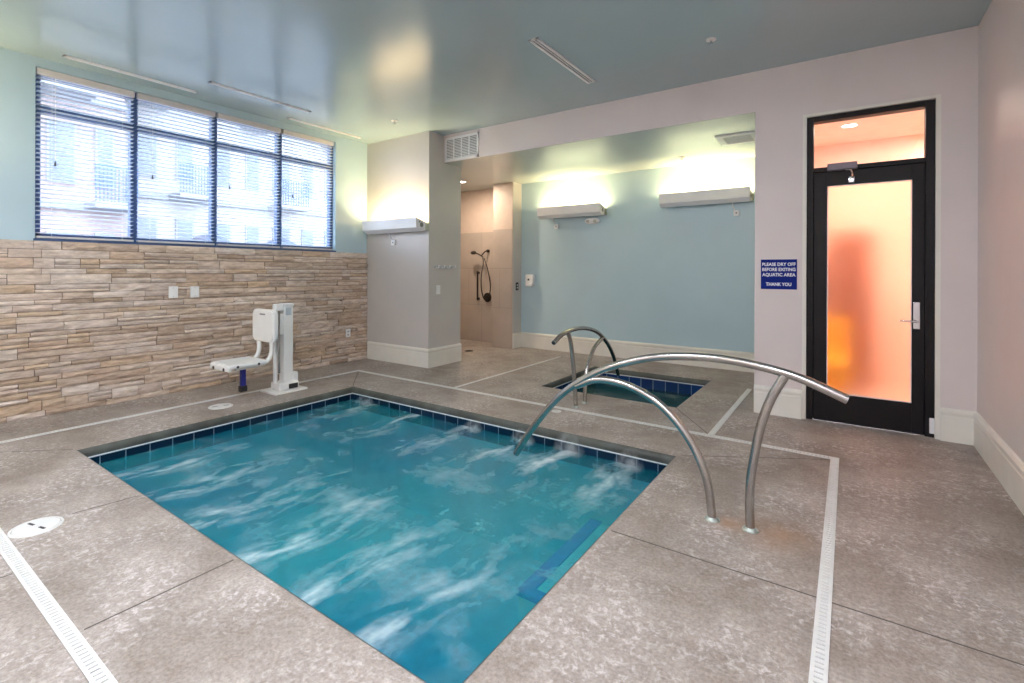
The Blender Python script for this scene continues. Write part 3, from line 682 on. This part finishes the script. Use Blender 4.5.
wall_light((-3.56, YA, 2.11), 0, 1.06, WP * 0.75, 'white uplight trough on the alcove wall, left of the two there', -0.30)
wall_light((-1.58, YA, 2.16), 0, 1.10, WP * 0.75, 'white uplight trough on the alcove wall, right of the two there', 0.38)
wall_light((XW, -0.05, 1.85), PI / 2, 1.10, WP * 0.9, 'white uplight trough on the window wall, left of the window', 0.3)
wall_light((-4.2, YB, 1.95), PI, 1.10, WP, 'white uplight trough on the wall behind the camera, farther from the right wall', 0.3)  # this one and the next are unseen, added to light the room
wall_light((-1.2, YB, 1.95), PI, 1.10, WP, 'white uplight trough on the wall behind the camera, nearer the right wall', 0.3)

# ------------------------------------------------------------------ ceiling fittings
def slot_diffuser(p, ln, rz, w, label):
    t = thing('slot_diffuser', label, 'vent', p, rz, 'slot diffusers in the main ceiling')
    b = MB(); e = w * 0.28
    b.box(0, ln, -w / 2, -w / 2 + e, -0.010, 0); b.box(0, ln, w / 2 - e, w / 2, -0.010, 0); b.box(0, 0.015, -w / 2, w / 2, -0.010, 0); b.box(ln - 0.015, ln, -w / 2, w / 2, -0.010, 0); b.build('frame', M['white_metal'], t)
    b = MB(); b.box(0.01, ln - 0.01, -w / 2 + e, w / 2 - e, -0.005, 0.0); b.build('slot', mat_slot, t)
    b = MB(); b.box(0.015, ln - 0.015, -0.006, 0.004, -0.011, -0.004); b.build('deflector', M['white_metal'], t)
mat_slot = mat('slot_grey', (0.16, 0.16, 0.17), 0.6)
slot_diffuser((-2.055, 3.26, ZC), 1.07, PI / 2, 0.085, 'white slot diffuser alone in the middle of the ceiling')
slot_diffuser((-5.545, 1.26, ZC), 1.04, PI / 2, 0.05, 'white slot diffuser above the leftmost window blind')
slot_diffuser((-5.14, 2.24, ZC), 1.08, PI / 2, 0.05, 'slot diffuser set farther out from the window, second from the left')
slot_diffuser((-5.56, 3.31, ZC), 1.06, PI / 2, 0.05, 'white slot diffuser above the rightmost window blinds')
def sprinkler(p, label):
    t = thing('ceiling_sprinkler', label, 'sprinkler', p, 0, 'ceiling sprinkler heads')
    b = MB(); b.cyl((0, 0, -0.006), 0.038, 0.006, 'z', 20); b.build('escutcheon', M['white_metal'], t)
    b = MB(); b.cyl((0, 0, -0.035), 0.010, 0.03, 'z', 12); b.build('body', M['chrome'], t)
    b = MB(); b.cyl((0, 0, -0.040), 0.018, 0.004, 'z', 14); b.build('deflector', M['chrome'], t)
sprinkler((-0.90, 4.06, ZC), 'sprinkler head near the ceiling edge above the header')
sprinkler((-4.58, 4.10, ZC), 'small sprinkler head in the ceiling before the grey column')
sprinkler((-1.76, 6.365, ZS), 'small sprinkler head in the low alcove ceiling')
# return grille on the header
g = thing('air_grille', 'white louvred air grille at the left end of the header', 'vent', (-4.22, YD, 2.907))
b = MB(); w2, h2 = 0.285, 0.158
b.box(-w2, w2, -0.012, 0, h2 - 0.022, h2); b.box(-w2, w2, -0.012, 0, -h2, -h2 + 0.03); b.box(-w2, -w2 + 0.022, -0.012, 0, -h2, h2); b.box(w2 - 0.022, w2, -0.012, 0, -h2, h2)
for k in (-1, 0, 1): b.box(k * 0.132 - 0.007, k * 0.132 + 0.007, -0.012, 0, -h2, h2)
b.build('frame', M['white_metal'], g)
b = MB(); b.box(-w2 + 0.02, w2 - 0.02, -0.002, -0.0005, -h2 + 0.02, h2 - 0.02); b.build('backing', mat_slot, g)
b = MB()
for k in range(13):
    zz = -h2 + 0.038 + k * 0.0205
    b.prism([(-0.010, -0.004), (-0.010, 0.0), (-0.003, 0.010), (-0.003, 0.006)], -w2 + 0.02, w2 - 0.02, lambda a, p, q, zz=zz: (a, p, zz + q))
b.build('louvres', M['white_metal'], g)
# alcove ceiling vent
v = thing('ceiling_vent', 'white framed exhaust vent in the alcove ceiling', 'vent', (-1.0, 5.80, ZS))
b = MB(); b.box(-0.20, 0.20, -0.21, -0.15, -0.014, 0); b.box(-0.20, 0.20, 0.15, 0.21, -0.014, 0); b.box(-0.20, -0.14, -0.15, 0.15, -0.014, 0); b.box(0.14, 0.20, -0.15, 0.15, -0.014, 0); b.build('frame', M['white_metal'], v)
b = MB(); b.box(-0.14, 0.14, -0.15, 0.15, -0.006, 0); b.build('backing', mat_slot, v)
b = MB()
for k in range(7): b.box(-0.14, 0.14, -0.13 + k * 0.042, -0.11 + k * 0.042, -0.011, -0.006)
b.build('louvres', M['white_metal'], v)
def downlight(p, label, power, col, grp, parent_z):
    t = thing('ceiling_downlight', label, 'light', p, 0, grp)
    b = MB()
    seg = 28; vs, fs = [], []
    for r, zz in ((0.085, 0), (0.085, -0.006), (0.065, -0.006), (0.060, 0.0)):
        for i in range(seg): a = 2 * PI * i / seg; vs.append((r * math.cos(a), r * math.sin(a), zz))
    for k in range(3):
        for i in range(seg): fs.append([k * seg + i, k * seg + (i + 1) % seg, (k + 1) * seg + (i + 1) % seg, (k + 1) * seg + i])
    b.add(vs, fs, True); b.build('trim_ring', M['white_metal'], t)
    b = MB(); b.cyl((0, 0, -0.004), 0.06, 0.003, 'z', 24); b.build('lens', M['downlight_lamp'], t)
    light_area('recessed_lamp', (0, 0, -0.012), (0, 0, 0), 0.11, 0.11, power, col, t, 'DISK')
downlight((-5.25, 6.15, ZS), 'recessed downlight glowing in the ceiling before the shower', 26, (1.0, 0.80, 0.62), None, 0)
downlight((0.0, 5.95, CZ), 'recessed downlight seen through the door transom', 7, (1.0, 0.80, 0.66), None, 0)
downlight((1.2, 6.15, CZ), 'recessed downlight in the corridor, right of the door', 74, (1.0, 0.80, 0.66), None, 0)  # main corridor lamp, added out of sight of the transom
def fill_panel(p, label, power):  # unseen panels added as cool fill light for the room
    t = thing('ceiling_panel_light', label, 'light', p, 0, 'square panel lights in the ceiling near the camera')
    b = MB(); a = 0.30; w = 0.025
    b.box(-a, a, -a, -a + w, -0.02, 0, 0.002); b.box(-a, a, a - w, a, -0.02, 0, 0.002); b.box(-a, -a + w, -a + w, a - w, -0.02, 0); b.box(a - w, a, -a + w, a - w, -0.02, 0); b.build('frame', M['white_metal'], t)
    b = MB(); b.box(-a + w, a - w, -a + w, a - w, -0.012, -0.001); b.build('diffuser', M['diffuser_lamp'], t)
    light_area('panel_lamp', (0, 0, -0.022), (0, 0, 0), 0.54, 0.54, power, (0.86, 0.90, 1.0), t)
PP = 72
fill_panel((-3.6, 0.0, ZC), 'square panel light near the window wall side of the ceiling', PP * 0.6)
fill_panel((-1.7, 0.5, ZC), 'square panel light in the middle of the near ceiling', PP * 0.72)
fill_panel((0.1, -0.35, ZC), 'square panel light near the right wall', PP)

# ------------------------------------------------------------------ small wall fittings
def plate(p, axis, w, h, label, cat, name, kind):
    t = thing(name, label, cat, p, {'x': PI / 2, 'y': 0}[axis])      # local: faces -y
    b = MB(); b.box(-w / 2, w / 2, -0.007, 0, -h / 2, h / 2, 0.003); b.build('face_plate', M['white_plastic'] if kind != 'dark' else M['black_plastic'], t)
    if kind == 'outlet' or kind == 'dark':
        for s_ in (-1, 1):
            b = MB(); b.box(-0.014, 0.014, -0.010, -0.006, s_ * 0.022 - 0.012, s_ * 0.022 + 0.012, 0.002); b.build('socket', mat_sock if kind != 'dark' else M['white_plastic'], t)
    elif kind == 'switch':
        b = MB(); b.box(-0.016, 0.016, -0.012, -0.006, -0.03, 0.03, 0.002); b.build('rocker', M['white_plastic'], t)
    else:
        for s_ in (-1, 1):
            b = MB(); b.cyl((0, -0.009, s_ * h * 0.36), 0.004, 0.003, 'y', 8); b.build('screw', mat_sock, t)
mat_sock = mat('socket_grey', (0.45, 0.45, 0.44), 0.5)
XS = XW + 0.052
plate((XS, 2.165, 1.045), 'x', 0.085, 0.12, 'white blank plate on the stone wall, left of the pair below the window', 'wall plate', 'wall_mounted_plate', 'blank')
plate((XS, 2.365, 1.042), 'x', 0.085, 0.12, 'white blank plate on the stone wall, right of the pair below the window', 'wall plate', 'wall_mounted_plate', 'blank')
plate((XS, 4.30, 0.405), 'x', 0.075, 0.11, 'white outlet low on the stone wall near the column', 'outlet', 'wall_outlet', 'outlet')
plate((XC, 4.84, 1.02), 'x', 0.075, 0.12, 'white switch on the column side below the hooks', 'switch', 'wall_switch', 'switch')
plate((-4.545, 6.74, 1.02), 'x', 0.075, 0.13, 'black outlet on the stub wall beside the shower', 'outlet', 'wall_outlet', 'dark')
# robe hooks on the column side
hk = thing('hook_rail', 'row of pale robe hooks on the side of the grey column', 'hooks', (XC, 4.96, 1.325), PI / 2)
b = MB(); b.box(-0.20, 0.20, -0.008, 0, -0.010, 0.010, 0.002); b.build('back_plate', M['chrome'], hk)
for k in range(4):
    x = -0.165 + k * 0.11
    b = MB(); b.tube([(x, -0.004, 0.0), (x, -0.03, -0.012), (x, -0.05, -0.008), (x, -0.056, 0.014)], 0.006, 8); b.sphere((x, -0.056, 0.016), 0.009, 0.009, 0.009, 10, 8); b.build('hook', M['white_metal'], hk)
# soap dispenser
sd = thing('soap_dispenser', 'white soap dispenser on the alcove wall beside the stub wall', 'dispenser', (-4.335, YA, 1.02))
b = MB(); b.box(-0.075, 0.075, -0.095, 0, 0.03, 0.20, 0.02); b.build('body', M['white_plastic'], sd)
b = MB(); b.box(-0.06, 0.06, -0.105, -0.02, 0.0, 0.045, 0.012); b.build('push_bar', M['white_plastic'], sd)
b = MB(); b.box(-0.022, 0.012, -0.098, -0.093, 0.10, 0.13, 0.002); b.build('level_window', M['black_plastic'], sd)
# emergency light
el = thing('emergency_light', 'white oval emergency light under the left alcove uplight', 'light', (-3.235, YA, 2.045))
b = MB(); b.sphere((0, -0.02, 0), 0.125, 0.045, 0.05, 24, 14); b.build('housing', M['white_plastic'], el)
for s_ in (-1, 1):
    b = MB(); b.sphere((s_ * 0.055, -0.055, -0.005), 0.03, 0.016, 0.024, 14, 10); b.build('lamp_lens', mat('lens_pale', (0.6, 0.6, 0.52), 0.2), el)

# ------------------------------------------------------------------ sign
sg = thing('wall_sign', 'blue sign with white capitals on the wall left of the door', 'sign', (-0.516, YD, 1.257))
b = MB(); b.box(-0.142, 0.142, -0.006, 0, -0.133, 0.133, 0.001); b.build('sign_panel', M['sign_blue'], sg)
def text_mesh(txt, size, z, fat):
    c = bpy.data.curves.new('t', 'FONT'); c.body = txt; c.align_x = 'CENTER'; c.size = size; c.offset = fat; c.extrude = 0.0006; c.resolution_u = 3
    o = bpy.data.objects.new('t', c); COL.objects.link(o); bpy.context.view_layer.update()
    me = bpy.data.meshes.new_from_object(o.evaluated_get(bpy.context.evaluated_depsgraph_get()))
    vs = [(v.co.x, -0.0066 - v.co.z, v.co.y + z) for v in me.vertices]; fs = [list(p.vertices) for p in me.polygons]
    bpy.data.objects.remove(o); bpy.data.curves.remove(c); bpy.data.meshes.remove(me); return vs, fs
b = MB()
for txt, z in (('PLEASE DRY OFF', 0.076), ('BEFORE EXITING', 0.030), ('AQUATIC AREA', -0.017), ('THANK YOU', -0.102)):
    vs, fs = text_mesh(txt, 0.040, z, 0.0011)
    xs = [p[0] for p in vs]; k = min(1.0, 0.262 / (max(xs) - min(xs))) if txt != 'THANK YOU' else 0.86
    if txt == 'AQUATIC AREA': k = min(k, 0.92)
    b.add([(p[0] * k, p[1], p[2]) for p in vs], fs)
b.build('lettering', M['sign_white'], sg)

# ------------------------------------------------------------------ shower fittings
sw = thing('wall_mounted_shower', 'dark bronze hand shower with looping hose on the shower wall', 'shower', (-5.38, 6.97, 0))
b = MB(); b.cyl((0.06, -0.03, 1.63), 0.028, 0.03, 'y', 16); b.tube([(0.06, -0.02, 1.63), (0.05, -0.08, 1.62), (0.0, -0.12, 1.55)], 0.011, 10); b.build('shower_arm', M['bronze'], sw)
b = MB(); b.tube([(0.03, -0.12, 1.525), (-0.06, -0.14, 1.575), (-0.12, -0.16, 1.60)], 0.013, 10); b.sphere((-0.145, -0.17, 1.597), 0.058, 0.05, 0.034, 18, 12); b.build('spray_head', M['bronze'], sw)
b = MB(); b.tube([(0.02, -0.11, 1.52), (0.02, -0.10, 1.40), (-0.04, -0.08, 1.15), (-0.03, -0.07, 0.90), (0.03, -0.06, 0.76), (0.12, -0.06, 0.82), (0.16, -0.07, 1.0), (0.13, -0.09, 1.25), (0.05, -0.11, 1.50)], 0.009, 8); b.build('hose', M['bronze'], sw)
gb = thing('wall_mounted_slide_bar', 'dark vertical slide bar on the shower wall, left of the hose', 'bar', (-5.53, 6.97, 0))
b = MB(); b.tube([(0, -0.05, 0.74), (0, -0.05, 1.27)], 0.013, 12, True, 1); b.build('bar', M['bronze'], gb)
for z in (0.77, 1.24):
    b = MB(); b.cyl((0, -0.05, z), 0.022, 0.05, 'y', 14); b.build('bracket', M['bronze'], gb)
b = MB(); b.cyl((0.05, -0.012, 0.80), 0.085, 0.012, 'y', 28); b.cyl((0.05, -0.05, 0.80), 0.028, 0.04, 'y', 18); sv = b.build('valve', M['bronze'], sw)
b = MB(); b.tube([(0.05, -0.045, 0.80), (0.08, -0.05, 0.745)], 0.009, 8, True, 1); b.build('lever', M['bronze'], sv)
fd = thing('floor_drain', 'dark round drain in the shower floor', 'drain', (-4.98, 6.02, 0))
b = MB(); b.cyl((0, 0, 0), 0.07, 0.003, 'z', 24); b.build('drain_cover', M['bronze'], fd)
b = MB(); 
for k in range(5): b.box(-0.045, 0.045, -0.042 + k * 0.02, -0.036 + k * 0.02, 0.003, 0.0045)
b.build('drain_slots', M['black_plastic'], fd)

# ------------------------------------------------------------------ skimmer lids
def lid(p, r, rz, label, name='skimmer_lid'):
    t = thing(name, label, 'lid', p, rz, 'round white deck lids')
    b = MB(); b.cyl((0, 0, 0), r, 0.006, 'z', 40, r - 0.004); b.build('cover', M['drain_white'], t)
    seg = 40; vs, fs = [], []
    for rr, zz in ((r + 0.012, 0.0), (r + 0.010, 0.004), (r + 0.002, 0.004), (r + 0.002, 0.0)):
        for i in range(seg): a = 2 * PI * i / seg; vs.append((rr * math.cos(a), rr * math.sin(a), zz))
    for k in range(3):
        for i in range(seg): fs.append([k * seg + i, k * seg + (i + 1) % seg, (k + 1) * seg + (i + 1) % seg, (k + 1) * seg + i])
    b = MB().add(vs, fs); b.build('rim', M['drain_white'], t)
    for s_ in (-1, 1):
        b = MB(); b.box(s_ * r * 0.5 - 0.022, s_ * r * 0.5 + 0.022, -0.006, 0.006, 0.0055, 0.0068); b.build('finger_slot', M['black_plastic'], t)
lid((-3.31, 0.66, 0), 0.090, 0.25, 'round white lid with two dark slots beside the near trench drain')
lid((-4.83, 2.22, 0), 0.09, 1.2, 'round white lid on the deck below the stone wall, left of the white lift')
cb = MB(); cb.cyl((0, 0, 0), 0.045, 0.004, 'z', 24, 0.042); cbr = thing('deck_cap', 'small pale round cap on the deck before the short curved rail', 'cap', (-2.19, 3.90, 0))
cb.build('cover', M['drain_white'], cbr); b = MB(); b.box(-0.018, 0.018, -0.003, 0.003, 0.0035, 0.0045); b.build('key_slot', M['channel'], cbr)

# ------------------------------------------------------------------ grab rails
def rail_thing(name, label, tubes, posts, r, flanges, plane):
    t = thing(name, label, 'rail', (0, 0, 0), 0, 'curved steel grab rails')
    for nm, pts in tubes:
        b = MB(); b.tube([plane(*p) for p in pts], r, 18, True, 8); b.build(nm, M['steel'], t)
    for c in flanges:
        p = plane(c, 0); 
        b = MB(); b.cyl((p[0], p[1], 0), r * 1.75, 0.006, 'z', 24, r * 1.7); b.cyl((p[0], p[1], 0.006), r * 1.5, 0.010, 'z', 24, r * 1.12); b.build('flange', M['flange'], t)
    for e in posts:
        b = MB(); p, q = Vector(plane(*e[0])), Vector(plane(*e[1])); d = (p - q).normalized()
        b.tube([p - d * 0.002, p + d * 0.0015], r * 0.72, 16, True, 1); b.build('open_end', M['black_plastic'], t)
YR = 2.667
arcL = [(-1.80, 0.075), (-1.66, 0.285), (-1.475, 0.502), (-1.27, 0.655), (-1.08, 0.746), (-0.88, 0.805), (-0.69, 0.829), (-0.52, 0.832), (-0.355, 0.815), (-0.188, 0.779), (-0.002, 0.706)]
post = [(-0.398, 0.0), (-0.402, 0.147), (-0.392, 0.298), (-0.358, 0.502), (-0.312, 0.657), (-0.250, 0.785)]
rail = [(-0.577, 0.0), (-0.593, 0.148), (-0.628, 0.269), (-0.690, 0.385), (-0.785, 0.497), (-0.906, 0.583), (-1.069, 0.636), (-1.23, 0.637), (-1.36, 0.582)]
rail_thing('grab_rail', 'long arched steel grab rail at the right side of the large pool',
           [('arch_tube', arcL), ('support_post', post), ('curved_tube', rail)], [(arcL[0], arcL[1])], 0.0215, (-0.398, -0.577), lambda a, z: (a, YR, z))
sa = [(3.69, 0.655), (3.844, 0.712), (4.055, 0.737), (4.305, 0.725), (4.58, 0.661), (4.80, 0.543), (4.96, 0.406), (5.075, 0.255), (5.14, 0.13)]
sp1 = [(4.12, 0.0), (4.08, 0.311), (4.016, 0.598), (3.955, 0.728)]
sp2 = [(4.31, 0.0), (4.318, 0.174), (4.374, 0.345), (4.51, 0.505), (4.72, 0.592)]
rail_thing('grab_rail', 'short arched steel grab rail beside the small hot pool',
           [('arch_tube', sa), ('support_post', sp1), ('curved_tube', sp2)], [(sa[0], sa[1])], 0.020, (4.12, 4.31), lambda a, z: (-2.105, a, z))

# ------------------------------------------------------------------ pool lift
lf = thing('pool_lift', 'white pool lift chair on a column between the stone wall and the pool', 'lift', (-4.93, 2.90, 0))
b = MB(); b.box(-0.15, 0.15, -0.18, 0.18, 0, 0.022, 0.008); b.build('base_plate', M['lift_white'], lf)
b = MB(); b.box(-0.045, 0.045, -0.03, 0.075, 0.02, 0.90, 0.012)
b.build('column', M['lift_white'], lf)
b = MB(); b.box(-0.05, 0.05, -0.035, 0.08, 0.89, 0.925, 0.01); b.box(-0.04, 0.04, -0.11, -0.03, 0.85, 0.92, 0.01); b.build('column_head', M['lift_white'], lf)
b = MB(); b.box(0.044, 0.048, -0.01, 0.05, 0.80, 0.88); b.build('control_panel', mat('lift_grey', (0.45, 0.5, 0.55), 0.5), lf)
b = MB(); b.box(-0.09, 0.09, -0.10, 0.12, 0.022, 0.10, 0.02); b.box(-0.06, 0.06, 0.06, 0.13, 0.08, 0.19, 0.02); b.build('gear_housing', M['lift_white'], lf)
b = MB(); b.box(0.088, 0.096, 0.0, 0.10, 0.03, 0.08, 0.002); b.build('data_plate', M['black_plastic'], lf)
b = MB(); b.tube([(-0.02, -0.085, 0.09), (-0.02, -0.085, 0.60), (-0.02, -0.075, 0.88)], 0.022, 12, True, 3); b.build('actuator', M['lift_white'], lf)
b = MB(); b.tube([(0.025, -0.07, 0.20), (0.025, -0.075, 0.86)], 0.012, 10, True, 1); b.build('actuator_rod', M['steel'], lf)
b = MB(); b.box(-0.03, 0.03, -0.19, -0.03, 0.60, 0.82, 0.01); b.build('lift_arm', M['lift_white'], lf)
b = MB(); hw, z0, z1, cr = 0.205, 0.545, 0.875, 0.06
pr = []
for cx, cz, a0 in ((hw - cr, z1 - cr, 0), (-hw + cr, z1 - cr, 1), (-hw + cr, z0 + cr, 2), (hw - cr, z0 + cr, 3)):
    for k in range(6):
        a = PI / 2 * (a0 + k / 5); pr.append((cx + cr * math.cos(a), cz + cr * math.sin(a)))
b.prism(pr, -0.225, -0.19, lambda a, p, q: (p, a, q)); b.prism([(p * 0.93, 0.71 + (q - 0.71) * 0.92) for p, q in pr], -0.235, -0.225, lambda a, p, q: (p, a, q)); b.build('backrest', M['lift_white'], lf)
b = MB(); b.box(-0.05, 0.05, -0.238, -0.233, 0.82, 0.832, 0.001); b.build('backrest_grip', mat_slot, lf)
for s_ in (-1, 1):
    b = MB(); b.tube([(s_ * 0.12, -0.205, 0.56), (s_ * 0.12, -0.205, 0.45), (s_ * 0.12, -0.235, 0.38), (s_ * 0.12, -0.31, 0.34), (s_ * 0.12, -0.56, 0.335)], 0.021, 12); b.build('chair_tube', M['lift_white'], lf)
b = MB(); b.box(-0.19, 0.19, -0.64, -0.27, 0.345, 0.385, 0.018); st = b.build('seat', M['lift_white'], lf)
b = MB(); b.box(-0.18, 0.18, -0.655, -0.62, 0.32, 0.37, 0.012); b.build('seat_lip', M['lift_white'], st)
for s_ in (-1, 1):
    b = MB(); b.cyl((s_ * 0.10, -0.660, 0.338), 0.016, 0.006, 'y', 12); b.cyl((0.188, -0.47 + s_ * 0.1, 0.360), 0.012, 0.004, 'x', 12); b.build('seat_hole', M['black_plastic'], st)
fr = MB(); fr.box(-0.085, -0.04, -0.42, -0.375, 0.10, 0.35, 0.008); frp = tag(fr.build('leg_rest', M['blue_vinyl'], lf), 'dark blue hanging leg rest')
b = MB(); b.box(-0.09, -0.035, -0.43, -0.365, 0.06, 0.12, 0.008); b.build('leg_rest_foot', M['black_plastic'], frp)

# ------------------------------------------------------------------ outside: buildings across the street
gr = MB(); gr.box(-40, -6.2, -14, 30, -0.6, -0.5); struct(gr.build('ground_outside', M['asphalt']), 'street outside the window')
def building(name, label, x, y0, y1, h, mt, ncol, floors, z0, off):
    t = thing(name, label, 'building', (x, (y0 + y1) / 2, -0.5)); w = (y1 - y0) / 2
    b = MB(); b.box(-6, 0, -w, w, 0, h, 0.02); b.box(-6.1, 0.12, -w - 0.1, w + 0.1, h, h + 0.25, 0.02); b.build('wall', mt, t)
    for f in range(floors):
        b = MB(); zz = z0 + f * 2.9; b.box(0, 0.10, -w, w, zz - 0.75, zz - 0.55, 0.01); b.build('floor_band', M['concrete_pale'], t)
        for c in range(ncol):
            yc = -w + (c + 0.5) * 2 * w / ncol; ww = w / ncol * (0.52 if (c + off) % 2 else 0.36)
            b = MB(); b.box(0.0, 0.06, yc - ww - 0.06, yc + ww + 0.06, zz - 0.06, zz + 1.56, 0.01); fr = b.build('window', M['concrete_pale'], t)
            b = MB(); b.box(0.03, 0.075, yc - ww, yc + ww, zz, zz + 1.5); b.build('pane', M['pane_dark'], fr)
            if (c + f + off) % 3 == 0:
                b = MB(); b.box(0, 1.0, yc - ww - 0.3, yc + ww + 0.3, zz - 0.72, zz - 0.55, 0.01); bal = b.build('balcony', M['concrete_pale'], t)
                b = MB()
                for k in range(12):
                    yy = yc - ww - 0.28 + k * (2 * ww + 0.56) / 11; b.box(0.95, 0.98, yy - 0.015, yy + 0.015, zz - 0.55, zz + 0.35)
                b.box(0.94, 0.99, yc - ww - 0.3, yc + ww + 0.3, zz + 0.35, zz + 0.40); b.build('balcony_rail', M['window_frame'], bal)
    return t
bA = building('apartment_building', 'pink apartment building outside behind the left window blinds', -17.0, -3.0, 5.2, 9.5, M['facade'], 9, 4, 1.2, 0)
bB = building('apartment_building', 'pale apartment building outside behind the right window blinds', -18.5, 5.6, 17.0, 10.5, M['facade_pale'], 10, 4, 1.9, 1)
for yy in (-3.2, -0.6):
    b = MB()
    bm = bmesh.new(); bmesh.ops.create_uvsphere(bm, u_segments=20, v_segments=12, radius=1)
    for w in bm.verts: w.co = Vector((0.05 + max(w.co.x, -0.05) * 0.8, yy + w.co.y * 0.95, 2.1 + max(w.co.z, 0) * 0.9))
    b.bm(bm, True); b.build('dome_awning', M['awning'], bB)

# ------------------------------------------------------------------ daylight
w = bpy.data.worlds.new('World'); S.world = w; w.use_nodes = True
nt = w.node_tree; bg = nt.nodes['Background']
sky = nt.nodes.new('ShaderNodeTexSky'); sky.sky_type = 'HOSEK_WILKIE'; sky.turbidity = 3.5; sky.ground_albedo = 0.4; sky.sun_direction = Vector((0.6, -0.2, 0.75)).normalized()
mixc = nt.nodes.new('ShaderNodeMix'); mixc.data_type = 'RGBA'; mixc.inputs[0].default_value = 0.25
mixc.inputs[6].default_value = (0.72, 0.84, 1.0, 1)
nt.links.new(sky.outputs[0], mixc.inputs[7]); nt.links.new(mixc.outputs[2], bg.inputs['Color'])
bg.inputs['Strength'].default_value = 10.5
sun = bpy.data.lights.new('sun', 'SUN'); sun.energy = 1.0; sun.angle = 0.05; sun.color = (1.0, 0.96, 0.92)
so = bpy.data.objects.new('sun', sun); COL.objects.link(so); so.rotation_euler = Vector((-0.62, 0.25, -0.75)).to_track_quat('-Z', 'Y').to_euler()
po = light_area('window_portal', (XW - 0.22, (WY0 + WY1) / 2, (WZ0 + WZ1) / 2), (0, -PI / 2, 0), WZ1 - WZ0 + 0.1, WY1 - WY0 + 0.1, 1, (1, 1, 1))
po.data.cycles.is_portal = True

# ------------------------------------------------------------------ camera
f_px, yaw, y0h, roll = 488.8, 0.6035, 270.7, 0.004
cam = bpy.data.cameras.new('camera'); co = bpy.data.objects.new('camera', cam); COL.objects.link(co)
cam.sensor_fit = 'HORIZONTAL'; cam.sensor_width = 36; cam.lens = f_px / 1024 * 36
cam.shift_y = -(341.5 - y0h) / 1024
cam.clip_start = 0.02; cam.clip_end = 200
co.matrix_world = Matrix.Translation((0, 0, 1.28)) @ Matrix.Rotation(yaw, 4, 'Z') @ Matrix.Rotation(PI / 2, 4, 'X') @ Matrix.Rotation(roll, 4, 'Z')
S.camera = co

S.view_settings.view_transform = 'Standard'; S.view_settings.look = 'None'; S.view_settings.gamma = 1; S.view_settings.use_curve_mapping = False
S.view_settings.exposure = 0.22
S.cycles.use_denoising = True
S.cycles.max_bounces = 10; S.cycles.diffuse_bounces = 5; S.cycles.glossy_bounces = 4; S.cycles.transmission_bounces = 8; S.cycles.transparent_max_bounces = 16
S.cycles.volume_bounces = 8
S.cycles.sample_clamp_indirect = 6.0; S.cycles.caustics_reflective = False; S.cycles.caustics_refractive = True
